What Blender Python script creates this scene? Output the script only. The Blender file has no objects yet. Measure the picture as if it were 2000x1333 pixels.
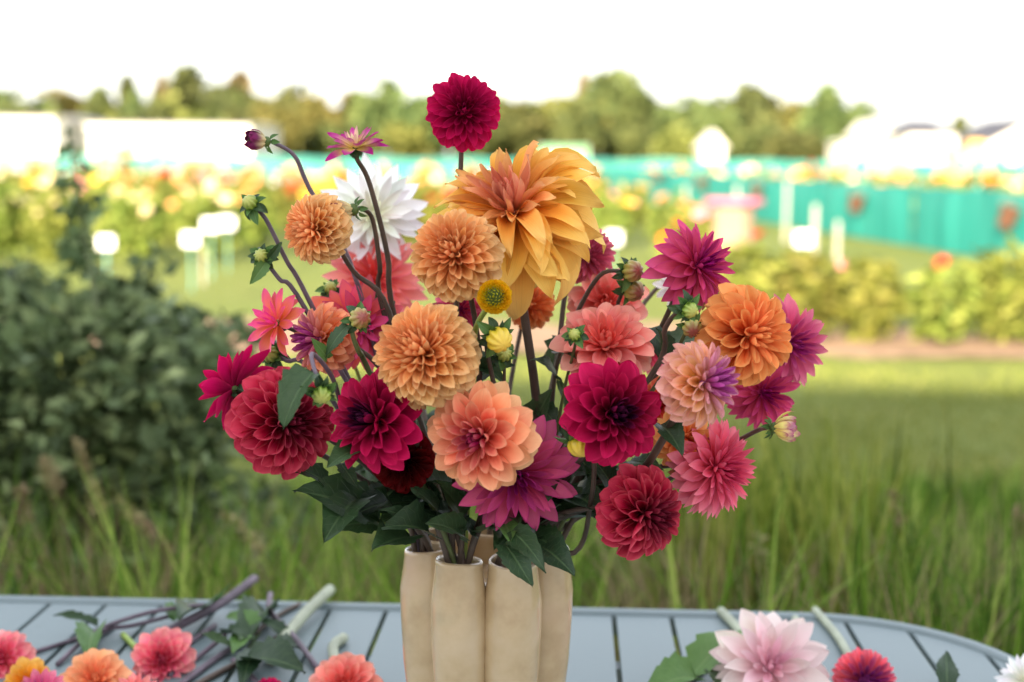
import bpy, math, random
import numpy as np
from mathutils import Vector, Matrix, Quaternion
R = math.radians
random.seed(11)
rng = np.random.default_rng(11)
scn = bpy.context.scene
COL = scn.collection

# ------------------------------------------------------------------ camera, sky, sun, exposure
CAM = Vector((0, 0, 1.42))
FPX = 2778.0                      # focal length in photograph pixels (50 mm on 36 mm)
cam_d = bpy.data.cameras.new('camera')
cam = bpy.data.objects.new('camera', cam_d)
COL.objects.link(cam)
cam_d.lens = 50
cam_d.sensor_width = 36
cam_d.clip_start = 0.05
cam_d.clip_end = 3000
CROT = (Matrix.Rotation(R(90 - 7.45), 3, 'X') @ Matrix.Rotation(R(0.5), 3, 'Z'))
cam.matrix_world = Matrix.Translation(CAM) @ CROT.to_4x4()
cam_d.dof.use_dof = True
cam_d.dof.focus_distance = 1.50
cam_d.dof.aperture_fstop = 2.8
scn.camera = cam

SUN_EL, SUN_AZ = 15.0, 20.0       # sun low behind the camera, a little to the left
world = bpy.data.worlds.new('World')
scn.world = world
world.use_nodes = True
wn = world.node_tree
sky = wn.nodes.new('ShaderNodeTexSky')
sky.sky_type = 'NISHITA'
sky.sun_disc = False
sky.sun_elevation = R(SUN_EL)
sky.sun_rotation = R(180 + SUN_AZ)
sky.altitude = 0
sky.air_density = 1.0
sky.dust_density = 1.0
sky.ozone_density = 1.0
veil = wn.nodes.new('ShaderNodeMix')          # a thin even veil of high cloud whitens the whole sky
veil.data_type = 'RGBA'
veil.inputs[0].default_value = 0.9
veil.inputs[7].default_value = (1.58, 1.58, 1.64, 1)
wn.links.new(sky.outputs['Color'], veil.inputs[6])
wn.links.new(veil.outputs[2], wn.nodes['Background'].inputs['Color'])
wn.nodes['Background'].inputs['Strength'].default_value = 0.15
sun_d = bpy.data.lights.new('sun', 'SUN')
sun_d.energy = 3.4
sun_d.angle = R(0.5)
sun_d.color = (1.0, 0.86, 0.66)
sun = bpy.data.objects.new('sun', sun_d)
COL.objects.link(sun)
to_sun = Vector((-math.sin(R(SUN_AZ)) * math.cos(R(SUN_EL)), -math.cos(R(SUN_AZ)) * math.cos(R(SUN_EL)), math.sin(R(SUN_EL))))
sun.rotation_mode = 'QUATERNION'
sun.rotation_quaternion = to_sun.to_track_quat('Z', 'Y')
scn.view_settings.view_transform = 'Standard'
scn.view_settings.look = 'None'
scn.view_settings.gamma = 1
scn.view_settings.exposure = 2.82

# ------------------------------------------------------------------ helpers
def ray(px, py):
    d = CROT @ Vector(((px - 1000) / FPX, -(py - 666.5) / FPX, -1))
    return d
def at(px, py, Y):                # the point on a pixel's ray at ground distance Y
    d = ray(px, py)
    return CAM + d * (Y / d.y)
def on_z(px, py, z):              # the point where a pixel's ray meets a level plane
    d = ray(px, py)
    return CAM + d * ((z - CAM.z) / d.z)

def tag(o, label=None, cat=None, group=None, kind=None):
    if label: o['label'] = label
    if cat: o['category'] = cat
    if group: o['group'] = group
    if kind: o['kind'] = kind
    return o
def empty(name, loc=(0, 0, 0), rot=None):
    o = bpy.data.objects.new(name, None)
    o.empty_display_size = 0.02
    COL.objects.link(o)
    o.location = loc
    if rot: o.rotation_euler = rot
    return o
def link(name, me, parent=None, mat=None):
    o = bpy.data.objects.new(name, me)
    COL.objects.link(o)
    if parent is not None: o.parent = parent
    if mat is not None and len(me.materials) == 0: me.materials.append(mat)
    return o
def mesh(name, V, F, mat=None, smooth=True, uv=None, col=None):
    me = bpy.data.meshes.new(name)
    V = np.asarray(V, dtype=np.float32)
    if isinstance(F, np.ndarray):
        n, k = F.shape
        me.vertices.add(len(V)); me.vertices.foreach_set('co', V.ravel())
        me.loops.add(n * k); me.loops.foreach_set('vertex_index', F.ravel().astype(np.int32))
        me.polygons.add(n); me.polygons.foreach_set('loop_start', np.arange(0, n * k, k, dtype=np.int32))
        me.update(calc_edges=True)
        lv = F.ravel()
    else:
        me.from_pydata(V.tolist(), [], F)
        lv = np.zeros(len(me.loops), dtype=np.int32); me.loops.foreach_get('vertex_index', lv)
    if uv is not None:
        ul = me.uv_layers.new(name='UVMap')
        ul.data.foreach_set('uv', np.asarray(uv, dtype=np.float32)[lv].ravel())
    if smooth:
        me.polygons.foreach_set('use_smooth', np.ones(len(me.polygons), dtype=bool))
    if mat is not None: me.materials.append(mat)
    return me
class MB:                         # collects boxes, tubes and sheets into one mesh
    def __init__(s): s.v = []; s.f = []
    def add(s, V, F):
        n = len(s.v); s.v += [tuple(p) for p in V]; s.f += [tuple(i + n for i in f) for f in F]
    def box(s, x0, x1, y0, y1, z0, z1):
        V = [(x, y, z) for z in (z0, z1) for y in (y0, y1) for x in (x0, x1)]
        s.add(V, [(0, 2, 3, 1), (4, 5, 7, 6), (0, 1, 5, 4), (2, 6, 7, 3), (0, 4, 6, 2), (1, 3, 7, 5)])
    def tube(s, P, rad, n=8, cap=True):
        V, F = tube_geo(P, rad, n, cap); s.add(V, F)
    def lathe(s, prof, n=16, c=(0, 0, 0), close=False):
        V = []; F = []
        for (r, z) in prof:
            for k in range(n):
                a = 2 * math.pi * k / n
                V.append((c[0] + r * math.cos(a), c[1] + r * math.sin(a), c[2] + z))
        for i in range(len(prof) - 1):
            for k in range(n):
                F.append((i * n + k, i * n + (k + 1) % n, (i + 1) * n + (k + 1) % n, (i + 1) * n + k))
        if close:
            F.append(tuple(range(n - 1, -1, -1))); F.append(tuple((len(prof) - 1) * n + k for k in range(n)))
        s.add(V, F)
    def build(s, name, mat, parent=None, smooth=False, bevel=0):
        me = mesh(name, s.v, s.f, mat, smooth)
        o = link(name, me, parent)
        if bevel:
            b = o.modifiers.new('bevel', 'BEVEL'); b.width = bevel; b.segments = 2; b.limit_method = 'ANGLE'
        return o
def tube_geo(P, rad, n=8, cap=True):
    P = [Vector(p) for p in P]
    m = len(P)
    if not hasattr(rad, '__len__'): rad = [rad] * m
    V = []; F = []
    t = (P[1] - P[0]).normalized()
    nrm = t.orthogonal().normalized()
    for i in range(m):
        a = P[max(0, i - 1)]; b = P[min(m - 1, i + 1)]
        t = (b - a).normalized()
        nrm = (nrm - t * nrm.dot(t)).normalized()
        bn = t.cross(nrm)
        for k in range(n):
            an = 2 * math.pi * k / n
            V.append(P[i] + (nrm * math.cos(an) + bn * math.sin(an)) * rad[i])
    for i in range(m - 1):
        for k in range(n):
            F.append((i * n + k, i * n + (k + 1) % n, (i + 1) * n + (k + 1) % n, (i + 1) * n + k))
    if cap:
        F.append(tuple(range(n - 1, -1, -1))); F.append(tuple((m - 1) * n + k for k in range(n)))
    return V, F
def bez(p0, p1, p2, p3, n=14):
    out = []
    for i in range(n + 1):
        t = i / n; s = 1 - t
        out.append(p0 * (s ** 3) + p1 * (3 * s * s * t) + p2 * (3 * s * t * t) + p3 * (t ** 3))
    return out
def spline(pts, n=6):             # Catmull-Rom through points
    P = [Vector(p) for p in pts]
    P = [P[0] * 2 - P[1]] + P + [P[-1] * 2 - P[-2]]
    out = []
    for i in range(1, len(P) - 2):
        for k in range(n):
            t = k / n
            out.append(0.5 * ((2 * P[i]) + (P[i + 1] - P[i - 1]) * t + (2 * P[i - 1] - 5 * P[i] + 4 * P[i + 1] - P[i + 2]) * t * t + (3 * P[i] - P[i - 1] - 3 * P[i + 1] + P[i + 2]) * t ** 3))
    out.append(P[-2])
    return out
def lin(c):                       # sRGB 0-255 -> linear
    return tuple(((v / 255 / 12.92) if v / 255 <= 0.04045 else ((v / 255 + 0.055) / 1.055) ** 2.4) for v in c)
def mix3(a, b, t): return tuple(a[i] + (b[i] - a[i]) * t for i in range(3))

# ------------------------------------------------------------------ materials
def newmat(name):
    m = bpy.data.materials.new(name); m.use_nodes = True
    nt = m.node_tree
    return m, nt, nt.nodes['Principled BSDF'], nt.nodes['Material Output']
def N(nt, typ, **kw):
    n = nt.nodes.new(typ)
    for k, v in kw.items(): setattr(n, k, v)
    return n
def ramp(nt, fac, stops):
    r = N(nt, 'ShaderNodeValToRGB')
    el = r.color_ramp.elements
    while len(el) < len(stops): el.new(0.5)
    for e, (p, c) in zip(el, stops):
        e.position = p; e.color = (c[0], c[1], c[2], 1)
    nt.links.new(fac, r.inputs['Fac'])
    return r.outputs['Color']
def mixc(nt, fac, a, b, mode='MIX'):
    n = N(nt, 'ShaderNodeMix', data_type='RGBA', blend_type=mode)
    for sock, v in ((n.inputs[0], fac), (n.inputs[6], a), (n.inputs[7], b)):
        if hasattr(v, 'links'): nt.links.new(v, sock)
        elif isinstance(v, (int, float)): sock.default_value = v
        else: sock.default_value = (v[0], v[1], v[2], 1)
    return n.outputs[2]
def math_(nt, op, a, b=None, c=None, clamp=False):
    n = N(nt, 'ShaderNodeMath', operation=op); n.use_clamp = clamp
    for i, v in enumerate((a, b, c)):
        if v is None: continue
        if hasattr(v, 'links'): nt.links.new(v, n.inputs[i])
        else: n.inputs[i].default_value = v
    return n.outputs[0]
def noise(nt, scale, vec=None, detail=3, rough=0.5):
    n = N(nt, 'ShaderNodeTexNoise'); n.inputs['Scale'].default_value = scale
    n.inputs['Detail'].default_value = detail; n.inputs['Roughness'].default_value = rough
    if vec is not None: nt.links.new(vec, n.inputs['Vector'])
    return n.outputs['Fac']
def bump(nt, bsdf, h, strength, dist=0.01):
    b = N(nt, 'ShaderNodeBump'); b.inputs['Strength'].default_value = strength; b.inputs['Distance'].default_value = dist
    nt.links.new(h, b.inputs['Height']); nt.links.new(b.outputs['Normal'], bsdf.inputs['Normal'])
def thin(nt, bsdf, out, col, amt):     # let some light through a thin sheet
    tr = N(nt, 'ShaderNodeBsdfTranslucent'); nt.links.new(col, tr.inputs['Color'])
    mx = N(nt, 'ShaderNodeMixShader'); mx.inputs[0].default_value = amt
    nt.links.new(bsdf.outputs[0], mx.inputs[1]); nt.links.new(tr.outputs[0], mx.inputs[2])
    nt.links.new(mx.outputs[0], out.inputs['Surface'])
def basic(name, c, rough=0.6, var=0.15, scale=8.0, spec=0.4, bumps=0.0, coords='Object'):
    m, nt, b, out = newmat(name)
    tc = N(nt, 'ShaderNodeTexCoord').outputs[coords]
    f = noise(nt, scale, tc, 4)
    dark = tuple(v * (1 - var) for v in c); lite = tuple(min(1, v * (1 + var)) for v in c)
    nt.links.new(ramp(nt, f, [(0.3, dark), (0.7, lite)]), b.inputs['Base Color'])
    b.inputs['Roughness'].default_value = rough
    b.inputs['Specular IOR Level'].default_value = spec
    if bumps: bump(nt, b, noise(nt, scale * 4, tc, 4), bumps)
    return m
def petal_mat(name, throat, tip, edge, ta=0.55, pa=0.5, ea=0.25, transl=0.2, vein=0.16):
    # ring colour comes from each petal object's own colour; throat (its pigment partly deepened as shade between petals), tip and margin pigments lie on top
    m, nt, b, out = newmat(name)
    oi = N(nt, 'ShaderNodeObjectInfo')
    uv = N(nt, 'ShaderNodeUVMap'); uv.uv_map = 'UVMap'
    sep = N(nt, 'ShaderNodeSeparateXYZ'); nt.links.new(uv.outputs[0], sep.inputs[0])
    u, v = sep.outputs[0], sep.outputs[1]
    au = math_(nt, 'ABSOLUTE', math_(nt, 'MULTIPLY_ADD', u, 2.0, -1.0))
    nz = noise(nt, 3.0, uv.outputs[0], 3)
    vv = math_(nt, 'MULTIPLY_ADD', nz, 0.25, math_(nt, 'SUBTRACT', v, 0.125))
    ft = N(nt, 'ShaderNodeMapRange', interpolation_type='SMOOTHSTEP'); nt.links.new(vv, ft.inputs[0])
    ft.inputs[1].default_value = 0.75; ft.inputs[2].default_value = 0.1; ft.inputs[3].default_value = 0; ft.inputs[4].default_value = ta
    fp = N(nt, 'ShaderNodeMapRange', interpolation_type='SMOOTHSTEP'); nt.links.new(vv, fp.inputs[0])
    fp.inputs[1].default_value = 0.6; fp.inputs[2].default_value = 1.0; fp.inputs[3].default_value = 0; fp.inputs[4].default_value = pa
    fe = N(nt, 'ShaderNodeMapRange', interpolation_type='SMOOTHSTEP'); nt.links.new(au, fe.inputs[0])
    fe.inputs[1].default_value = 0.55; fe.inputs[2].default_value = 1.0; fe.inputs[3].default_value = 0; fe.inputs[4].default_value = ea
    al = oi.outputs['Alpha']          # young centre petals carry less of the outer pigments
    c = mixc(nt, math_(nt, 'MULTIPLY', ft.outputs[0], al), oi.outputs['Color'], throat)
    c = mixc(nt, math_(nt, 'MULTIPLY', fp.outputs[0], al), c, tip)
    c = mixc(nt, math_(nt, 'MULTIPLY', fe.outputs[0], al), c, edge)
    # lengthwise veins
    w = N(nt, 'ShaderNodeTexNoise'); mp = N(nt, 'ShaderNodeMapping'); mp.inputs['Scale'].default_value = (16, 0.8, 1)
    nt.links.new(uv.outputs[0], mp.inputs[0]); nt.links.new(mp.outputs[0], w.inputs['Vector']); w.inputs['Scale'].default_value = 1.6; w.inputs['Detail'].default_value = 2
    vn = math_(nt, 'MULTIPLY_ADD', w.outputs['Fac'], vein * 2, 1 - vein)
    rv = math_(nt, 'MULTIPLY_ADD', oi.outputs['Random'], 0.26, 0.87)
    vn = math_(nt, 'MULTIPLY', vn, rv)
    vm = N(nt, 'ShaderNodeVectorMath', operation='SCALE'); nt.links.new(c, vm.inputs[0]); nt.links.new(vn, vm.inputs['Scale'])
    c = vm.outputs[0]
    nt.links.new(c, b.inputs['Base Color'])
    b.inputs['Roughness'].default_value = 0.55
    b.inputs['Specular IOR Level'].default_value = 0.14
    bump(nt, b, w.outputs['Fac'], 0.25, 0.002)
    thin(nt, b, out, c, transl)
    return m
def leaf_mat(name, c1, c2, rib, rough=0.42, transl=0.18):
    m, nt, b, out = newmat(name)
    oi = N(nt, 'ShaderNodeObjectInfo')
    uv = N(nt, 'ShaderNodeUVMap'); uv.uv_map = 'UVMap'
    sep = N(nt, 'ShaderNodeSeparateXYZ'); nt.links.new(uv.outputs[0], sep.inputs[0])
    au = math_(nt, 'ABSOLUTE', math_(nt, 'MULTIPLY_ADD', sep.outputs[0], 2.0, -1.0))
    nz = noise(nt, 5, uv.outputs[0], 4)
    f = math_(nt, 'MULTIPLY_ADD', nz, 0.5, math_(nt, 'MULTIPLY', oi.outputs['Random'], 0.6))
    c = ramp(nt, f, [(0.2, c1), (0.85, c2)])
    # side veins slant away from the midrib
    sl = math_(nt, 'ADD', math_(nt, 'MULTIPLY', sep.outputs[1], 9.0), math_(nt, 'MULTIPLY', au, -2.2))
    sv = math_(nt, 'ABSOLUTE', math_(nt, 'MULTIPLY_ADD', math_(nt, 'FRACT', sl), 2.0, -1.0))
    svm = N(nt, 'ShaderNodeMapRange'); nt.links.new(sv, svm.inputs[0]); svm.inputs[1].default_value = 0.86; svm.inputs[2].default_value = 1.0; svm.inputs[4].default_value = 0.35
    mr = N(nt, 'ShaderNodeMapRange'); nt.links.new(au, mr.inputs[0]); mr.inputs[1].default_value = 0.1; mr.inputs[2].default_value = 0.03; mr.inputs[4].default_value = 0.7
    k = math_(nt, 'MAXIMUM', mr.outputs[0], svm.outputs[0])
    c = mixc(nt, k, c, rib)
    nt.links.new(c, b.inputs['Base Color'])
    b.inputs['Roughness'].default_value = rough
    b.inputs['Specular IOR Level'].default_value = 0.35
    h = math_(nt, 'SUBTRACT', nz, k)
    bump(nt, b, h, 0.35, 0.003)
    thin(nt, b, out, c, transl)
    return m
def foliage_mat(name, c1, c2, c3, transl=0.3, rough=0.55, hue=0.465):     # per-leaf random value sits in uv.x
    m, nt, b, out = newmat(name)
    uv = N(nt, 'ShaderNodeUVMap'); uv.uv_map = 'UVMap'
    sep = N(nt, 'ShaderNodeSeparateXYZ'); nt.links.new(uv.outputs[0], sep.inputs[0])
    oi = N(nt, 'ShaderNodeObjectInfo')
    c = ramp(nt, sep.outputs[0], [(0.0, c1), (0.6, c2), (1.0, c3)])
    hv = N(nt, 'ShaderNodeHueSaturation'); nt.links.new(c, hv.inputs['Color'])
    nt.links.new(math_(nt, 'MULTIPLY_ADD', oi.outputs['Random'], 0.06, hue), hv.inputs['Hue'])
    nt.links.new(math_(nt, 'MULTIPLY_ADD', oi.outputs['Random'], 0.35, 0.82), hv.inputs['Value'])
    c = hv.outputs[0]
    nt.links.new(c, b.inputs['Base Color'])
    b.inputs['Roughness'].default_value = rough
    b.inputs['Specular IOR Level'].default_value = 0.15
    thin(nt, b, out, c, transl)
    return m

M = {}
M['leaf'] = leaf_mat('dahlia_leaf', (0.018, 0.045, 0.022), (0.05, 0.1, 0.035), (0.1, 0.17, 0.07))
M['leaf_young'] = leaf_mat('young_leaf', (0.05, 0.13, 0.03), (0.12, 0.24, 0.06), (0.18, 0.3, 0.1))
M['stem'] = basic('stem_brown', (0.085, 0.06, 0.045), 0.5, 0.35, 30)
M['stem_green'] = basic('stem_green', (0.1, 0.13, 0.045), 0.5, 0.3, 30)
M['stem_bright'] = basic('stem_bright', (0.3, 0.42, 0.09), 0.5, 0.2, 30)
M['stem_purple'] = basic('stem_purple', (0.13, 0.1, 0.13), 0.5, 0.35, 30)
M['stem_pale'] = basic('stem_pale', (0.34, 0.38, 0.28), 0.5, 0.2, 30)
M['core'] = basic('receptacle', (0.08, 0.13, 0.03), 0.6, 0.2, 40)

# ------------------------------------------------------------------ ground and setting
def sheet(name, x0, x1, y0, y1, z, nx, ny, mat, amp=0.0, fx=0):
    xs = np.linspace(x0, x1, nx); ys = np.linspace(y0, y1, ny)
    X, Y = np.meshgrid(xs, ys)
    Z = z + amp * (np.sin(X * 1.7 + fx) * np.cos(Y * 1.3) + 0.5 * np.sin(X * 4.1 + Y * 3.3))
    V = np.stack([X, Y, Z], -1).reshape(-1, 3)
    I = np.arange(nx * ny).reshape(ny, nx)
    F = np.stack([I[:-1, :-1], I[:-1, 1:], I[1:, 1:], I[1:, :-1]], -1).reshape(-1, 4)
    return link(name, mesh(name, V, F, mat))
def ground_mat():
    m, nt, b, out = newmat('lawn')
    tc = N(nt, 'ShaderNodeTexCoord').outputs['Object']
    a = noise(nt, 0.35, tc, 5, 0.6); f = noise(nt, 14, tc, 6, 0.7)
    c = mixc(nt, f, ramp(nt, a, [(0.35, (0.19, 0.22, 0.05)), (0.65, (0.26, 0.27, 0.07))]), (0.1, 0.14, 0.03))
    d = noise(nt, 1.6, tc, 4, 0.6)
    c = mixc(nt, ramp(nt, d, [(0.6, (0, 0, 0)), (0.75, (0.5, 0.5, 0.5))]), c, (0.26, 0.22, 0.09))
    nt.links.new(c, b.inputs['Base Color']); b.inputs['Roughness'].default_value = 0.9
    b.inputs['Specular IOR Level'].default_value = 0.15
    bump(nt, b, f, 0.8, 0.04)
    return m
g = sheet('ground', -900, 900, -300, 1500, 0.0, 60, 60, ground_mat())
tag(g, kind='structure', label='mown lawn and field grass stretching to the tree line')
M['soil'] = basic('soil', (0.3, 0.2, 0.13), 0.95, 0.4, 5, 0.1, 0.6)

# an unseen barn added behind the camera to cast the shade on the table
M['shade_barn_wall'] = basic('bounce_limewash', (0.74, 0.7, 0.62), 0.85, 0.25, 3, 0.2)  # white walls chosen to reflect sky light onto the bouquet
M['shade_barn_roof'] = basic('shade_barn_roof', (0.12, 0.09, 0.08), 0.8, 0.3, 2, 0.2)
M['shade_barn_door'] = basic('shade_barn_door', (0.05, 0.12, 0.08), 0.6, 0.2, 3, 0.3)
bt = empty('shade_barn', (-4, -18, 0), (0, 0, R(-3)))
tag(bt, 'long limewashed barn added unseen behind the viewpoint to shade the table', 'barn')
b = MB()
HR, HE, HL, HD = 7.6, 4.3, 38, 5
b.add([(-HL, -HD, 0), (HL, -HD, 0), (HL, -HD, HE), (-HL, -HD, HE), (-HL, HD, 0), (HL, HD, 0), (HL, HD, HE), (-HL, HD, HE), (-HL, 0, HR - 0.1), (HL, 0, HR - 0.1)],
      [(0, 1, 2, 3), (5, 4, 7, 6), (1, 5, 6, 9, 2), (4, 0, 3, 8, 7)])
b.build('wall', M['shade_barn_wall'], bt)
for s in (-1, 1):
    b = MB()
    b.add([(-HL - .3, s * (HD + .5), HE - .25), (HL + .3, s * (HD + .5), HE - .25), (HL + .3, 0, HR), (-HL - .3, 0, HR), (-HL - .3, s * (HD + .5), HE - .4), (HL + .3, s * (HD + .5), HE - .4), (HL + .3, 0, HR - .12), (-HL - .3, 0, HR - .12)],
          [(0, 1, 2, 3), (7, 6, 5, 4), (0, 4, 5, 1), (3, 2, 6, 7), (0, 3, 7, 4), (1, 5, 6, 2)])
    b.build('roof_slope', M['shade_barn_roof'], bt)
for x in (-24, -8, 8, 24):
    b = MB(); b.box(x - 1.6, x + 1.6, HD - .02, HD + .06, 0, 3.2); b.build('door', M['shade_barn_door'], bt)

M['bounce_yard'] = basic('bounce_concrete', (0.5, 0.46, 0.4), 0.9, 0.15, 1.5, 0.2, 0.3)  # unseen pale paving added to bounce light onto the flowers
yd = sheet('bounce_yard', -22, 22, -12.9, 1.0, 0.03, 30, 12, M['bounce_yard'], .004)
tag(yd, kind='structure', label='added pale concrete paving, unseen, bouncing light up to the table')

# ------------------------------------------------------------------ scattered leaves and blades
def leaf_cloud(pts, size, jit=0.4, droop=0.3, aspect=0.55, seed=0, up=0.3):
    """one folded leaf (two quads) for each point -> V, F, uv (uv.x = random tone)"""
    r = np.random.default_rng(seed)
    n = len(pts)
    d = r.normal(size=(n, 3)); d[:, 2] = d[:, 2] * 0.6 - droop * 0.5
    d /= np.linalg.norm(d, axis=1, keepdims=True)
    nr = r.normal(size=(n, 3)) * 0.7 + np.array([0, 0, up + 0.4])
    s = np.cross(d, nr); s /= np.linalg.norm(s, axis=1, keepdims=True) + 1e-9
    nn = np.cross(s, d)
    L = size * (1 + jit * r.uniform(-1, 1, (n, 1)))
    W = L * aspect * 0.5
    p = np.asarray(pts)
    v0 = p; v1 = p + d * L * 0.45 + s * W + nn * W * 0.35; v2 = p + d * L - nn * L * 0.12; v3 = p + d * L * 0.45 - s * W + nn * W * 0.35
    V = np.stack([v0, v1, v2, v3], 1).reshape(-1, 3)
    I = np.arange(n)[:, None] * 4
    F = np.concatenate([I + np.array([[0, 1, 2]]), I + np.array([[0, 2, 3]])], 0)
    uv = np.repeat(np.stack([r.uniform(0, 1, n), np.zeros(n)], -1), 4, 0)
    return V, F, uv
def blades(x, y, z, h, w, lean, seed=0, segs=3, tone=None):
    r = np.random.default_rng(seed)
    n = len(x)
    a = r.uniform(0, 2 * np.pi, n)
    b = r.uniform(0, 2 * np.pi, n)
    sd = np.stack([np.cos(a), np.sin(a), np.zeros(n)], -1)
    ld = np.stack([np.cos(b), np.sin(b), np.zeros(n)], -1)
    lean = lean * r.uniform(0.1, 1.3, n)
    Vs = []
    for k in range(segs + 1):
        t = k / segs
        c = np.stack([x, y, z + h * (t - 0.25 * lean * t * t)], -1) + ld * (h * lean * t ** 2.2)[:, None]
        ww = (w * (1 - t ** 2.5) * 0.5 + 0.0003)[:, None]
        Vs += [c - sd * ww, c + sd * ww]
    V = np.stack(Vs, 1)
    m = V.shape[1]
    I = np.arange(n)[:, None] * m
    F = np.concatenate([I + np.array([[2 * k, 2 * k + 1, 2 * k + 3, 2 * k + 2]]) for k in range(segs)], 0)
    if tone is None: tone = r.uniform(0, 1, n)
    uv = np.repeat(np.stack([tone, np.zeros(n)], -1), m, 0)
    return V.reshape(-1, 3), F, uv

# ------------------------------------------------------------------ far trees
M['bark'] = basic('bark', (0.12, 0.085, 0.06), 0.9, 0.3, 4, 0.1, 0.5)
M['far_leaves'] = foliage_mat('far_tree_leaves', (0.05, 0.07, 0.024), (0.105, 0.13, 0.042), (0.18, 0.19, 0.06), 0.15, .6, .475)
M['far_leaves_gold'] = foliage_mat('far_tree_gold_leaves', (0.09, 0.105, 0.026), (0.18, 0.18, 0.045), (0.27, 0.25, 0.07), 0.15, .6, .475)
M['far_leaves_tan'] = foliage_mat('far_tree_tan_leaves', (0.13, 0.1, 0.05), (0.2, 0.16, 0.075), (0.26, 0.2, 0.1), 0.15)
def crown_mesh(name, seed, mat, shape='round'):
    r = np.random.default_rng(seed)
    pts = []
    nl = 30
    for k in range(nl):
        if shape == 'spire':
            t = (k + .5) / nl
            c = np.array([r.normal() * 0.22 * (1.05 - t), r.normal() * 0.22 * (1.05 - t), 0.05 + 0.9 * t]); s = 0.17 * (1.15 - t)
        else:
            d = r.normal(size=3); d /= np.linalg.norm(d); q = r.uniform(0.35, 1) ** 0.6
            c = np.array([d[0] * 0.36 * q, d[1] * 0.36 * q, 0.52 + d[2] * 0.36 * q]); s = r.uniform(0.09, 0.17)
        m = 75
        dd = r.normal(size=(m, 3)); dd /= np.linalg.norm(dd, axis=1, keepdims=True)
        pts.append(c + dd * s * r.uniform(0.7, 1.05, (m, 1)))
    V, F, uv = leaf_cloud(np.concatenate(pts), 0.1, seed=seed, aspect=0.8)
    return mesh(name, V, F, mat, False, uv)
def trunk_mesh(seed):
    r = random.Random(seed)
    b = MB()
    b.tube([(0, 0, 0), (0.005, 0, 0.2), (0.01, 0.01, 0.5), (0, 0, 0.85)], [0.035, 0.026, 0.016, 0.004], 7)
    for k in range(6):
        a = r.uniform(0, 6.28); z = r.uniform(0.22, 0.5)
        b.tube([(0, 0, z), (math.cos(a) * .14, math.sin(a) * .14, z + .12), (math.cos(a) * .27, math.sin(a) * .27, z + .3)], [0.013, 0.008, 0.003], 5)
    return mesh('trunk', b.v, b.f, M['bark'])
CR = {}
for kind, mt, shp in (('green', 'far_leaves', 'round'), ('gold', 'far_leaves_gold', 'round'), ('tan', 'far_leaves_tan', 'spire'), ('spire', 'far_leaves', 'spire')):
    CR[kind] = [crown_mesh('crown', 40 + i + hash(len(kind)) % 7, M[mt], shp) for i in range(3)]
TR = [trunk_mesh(i) for i in range(3)]
TLAB = {'green': ('broad dark green tree in the belt behind the far net', 'broad green trees of the far belt'),
        'gold': ('yellowish green round tree in the belt behind the far net', 'yellowish trees of the far belt'),
        'tan': ('narrow tan brown tree rising in the far tree belt', 'narrow tan trees of the far belt'),
        'spire': ('narrow pointed green tree in the far tree belt', 'pointed green trees of the far belt')}
def tree(px, top, hw, kind='green', Y=150, k=0):
    p = on_z(px, 330, 0); d = ray(px, 300); x = d.x / d.y * Y
    h = at(px, top, Y).z * 1.14
    w = 2 * hw * Y / FPX
    t = empty('tree', (x, Y, 0), (0, 0, k * 1.3))
    tag(t, TLAB[kind][0], 'tree', TLAB[kind][1])
    c = link('crown', CR[kind][k % 3], t); c.scale = (w / 0.86, w / 0.86, h / 0.98); c.location.z = 0.0
    if kind in ('tan', 'spire'): c.scale = (w / 0.6, w / 0.6, h)
    q = link('trunk', TR[k % 3], t); q.scale = (h * 0.8, h * 0.8, h)
    return t
TREES = [(30, 205, 80, 'green'), (130, 206, 75, 'gold'), (205, 198, 50, 'green'), (252, 178, 30, 'spire'), (318, 165, 22, 'tan'), (388, 148, 80, 'green'),
         (345, 195, 60, 'gold'), (468, 160, 42, 'tan'), (445, 190, 60, 'green'), (585, 182, 58, 'green'), (630, 205, 55, 'gold'), (690, 195, 50, 'tan'), (745, 176, 58, 'green'),
         (815, 195, 55, 'green'), (870, 205, 50, 'gold'), (975, 188, 72, 'gold'), (1045, 215, 50, 'green'), (1090, 200, 60, 'gold'), (1135, 162, 20, 'tan'), (1200, 150, 66, 'green'),
         (1265, 188, 55, 'green'), (1335, 205, 60, 'green'), (1375, 225, 45, 'gold'), (1440, 178, 66, 'green'), (1515, 202, 55, 'green'), (1560, 215, 50, 'gold'), (1612, 183, 58, 'green'), (1670, 215, 55, 'green'), (1715, 240, 35, 'spire'),
         (1885, 236, 34, 'green'), (1330, 250, 45, 'gold'), (1410, 248, 40, 'green'), (530, 230, 45, 'green'), (790, 235, 50, 'gold'), (930, 240, 50, 'green'), (1160, 240, 50, 'gold'), (1480, 250, 50, 'green'), (1620, 255, 45, 'gold'),
         (500, 200, 45, 'green'), (540, 205, 45, 'gold'), (1010, 205, 50, 'green'), (1120, 205, 45, 'green'), (1395, 205, 45, 'green'), (20, 225, 70, 'green'), (280, 205, 35, 'green'), (40, 240, 70, 'gold'), (220, 240, 60, 'gold'), (290, 225, 45, 'green'), (560, 250, 50, 'gold'), (660, 250, 50, 'green'), (1020, 250, 50, 'green'), (1240, 245, 50, 'green'), (1545, 258, 50, 'green')]
for i, (px, tp, hw, kd) in enumerate(TREES):
    tree(px, tp - (12 if px < 300 else 0), hw * 1.12, kd, 150 + (i * 7) % 13 - (12 if i > 29 else 0), i)

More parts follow.
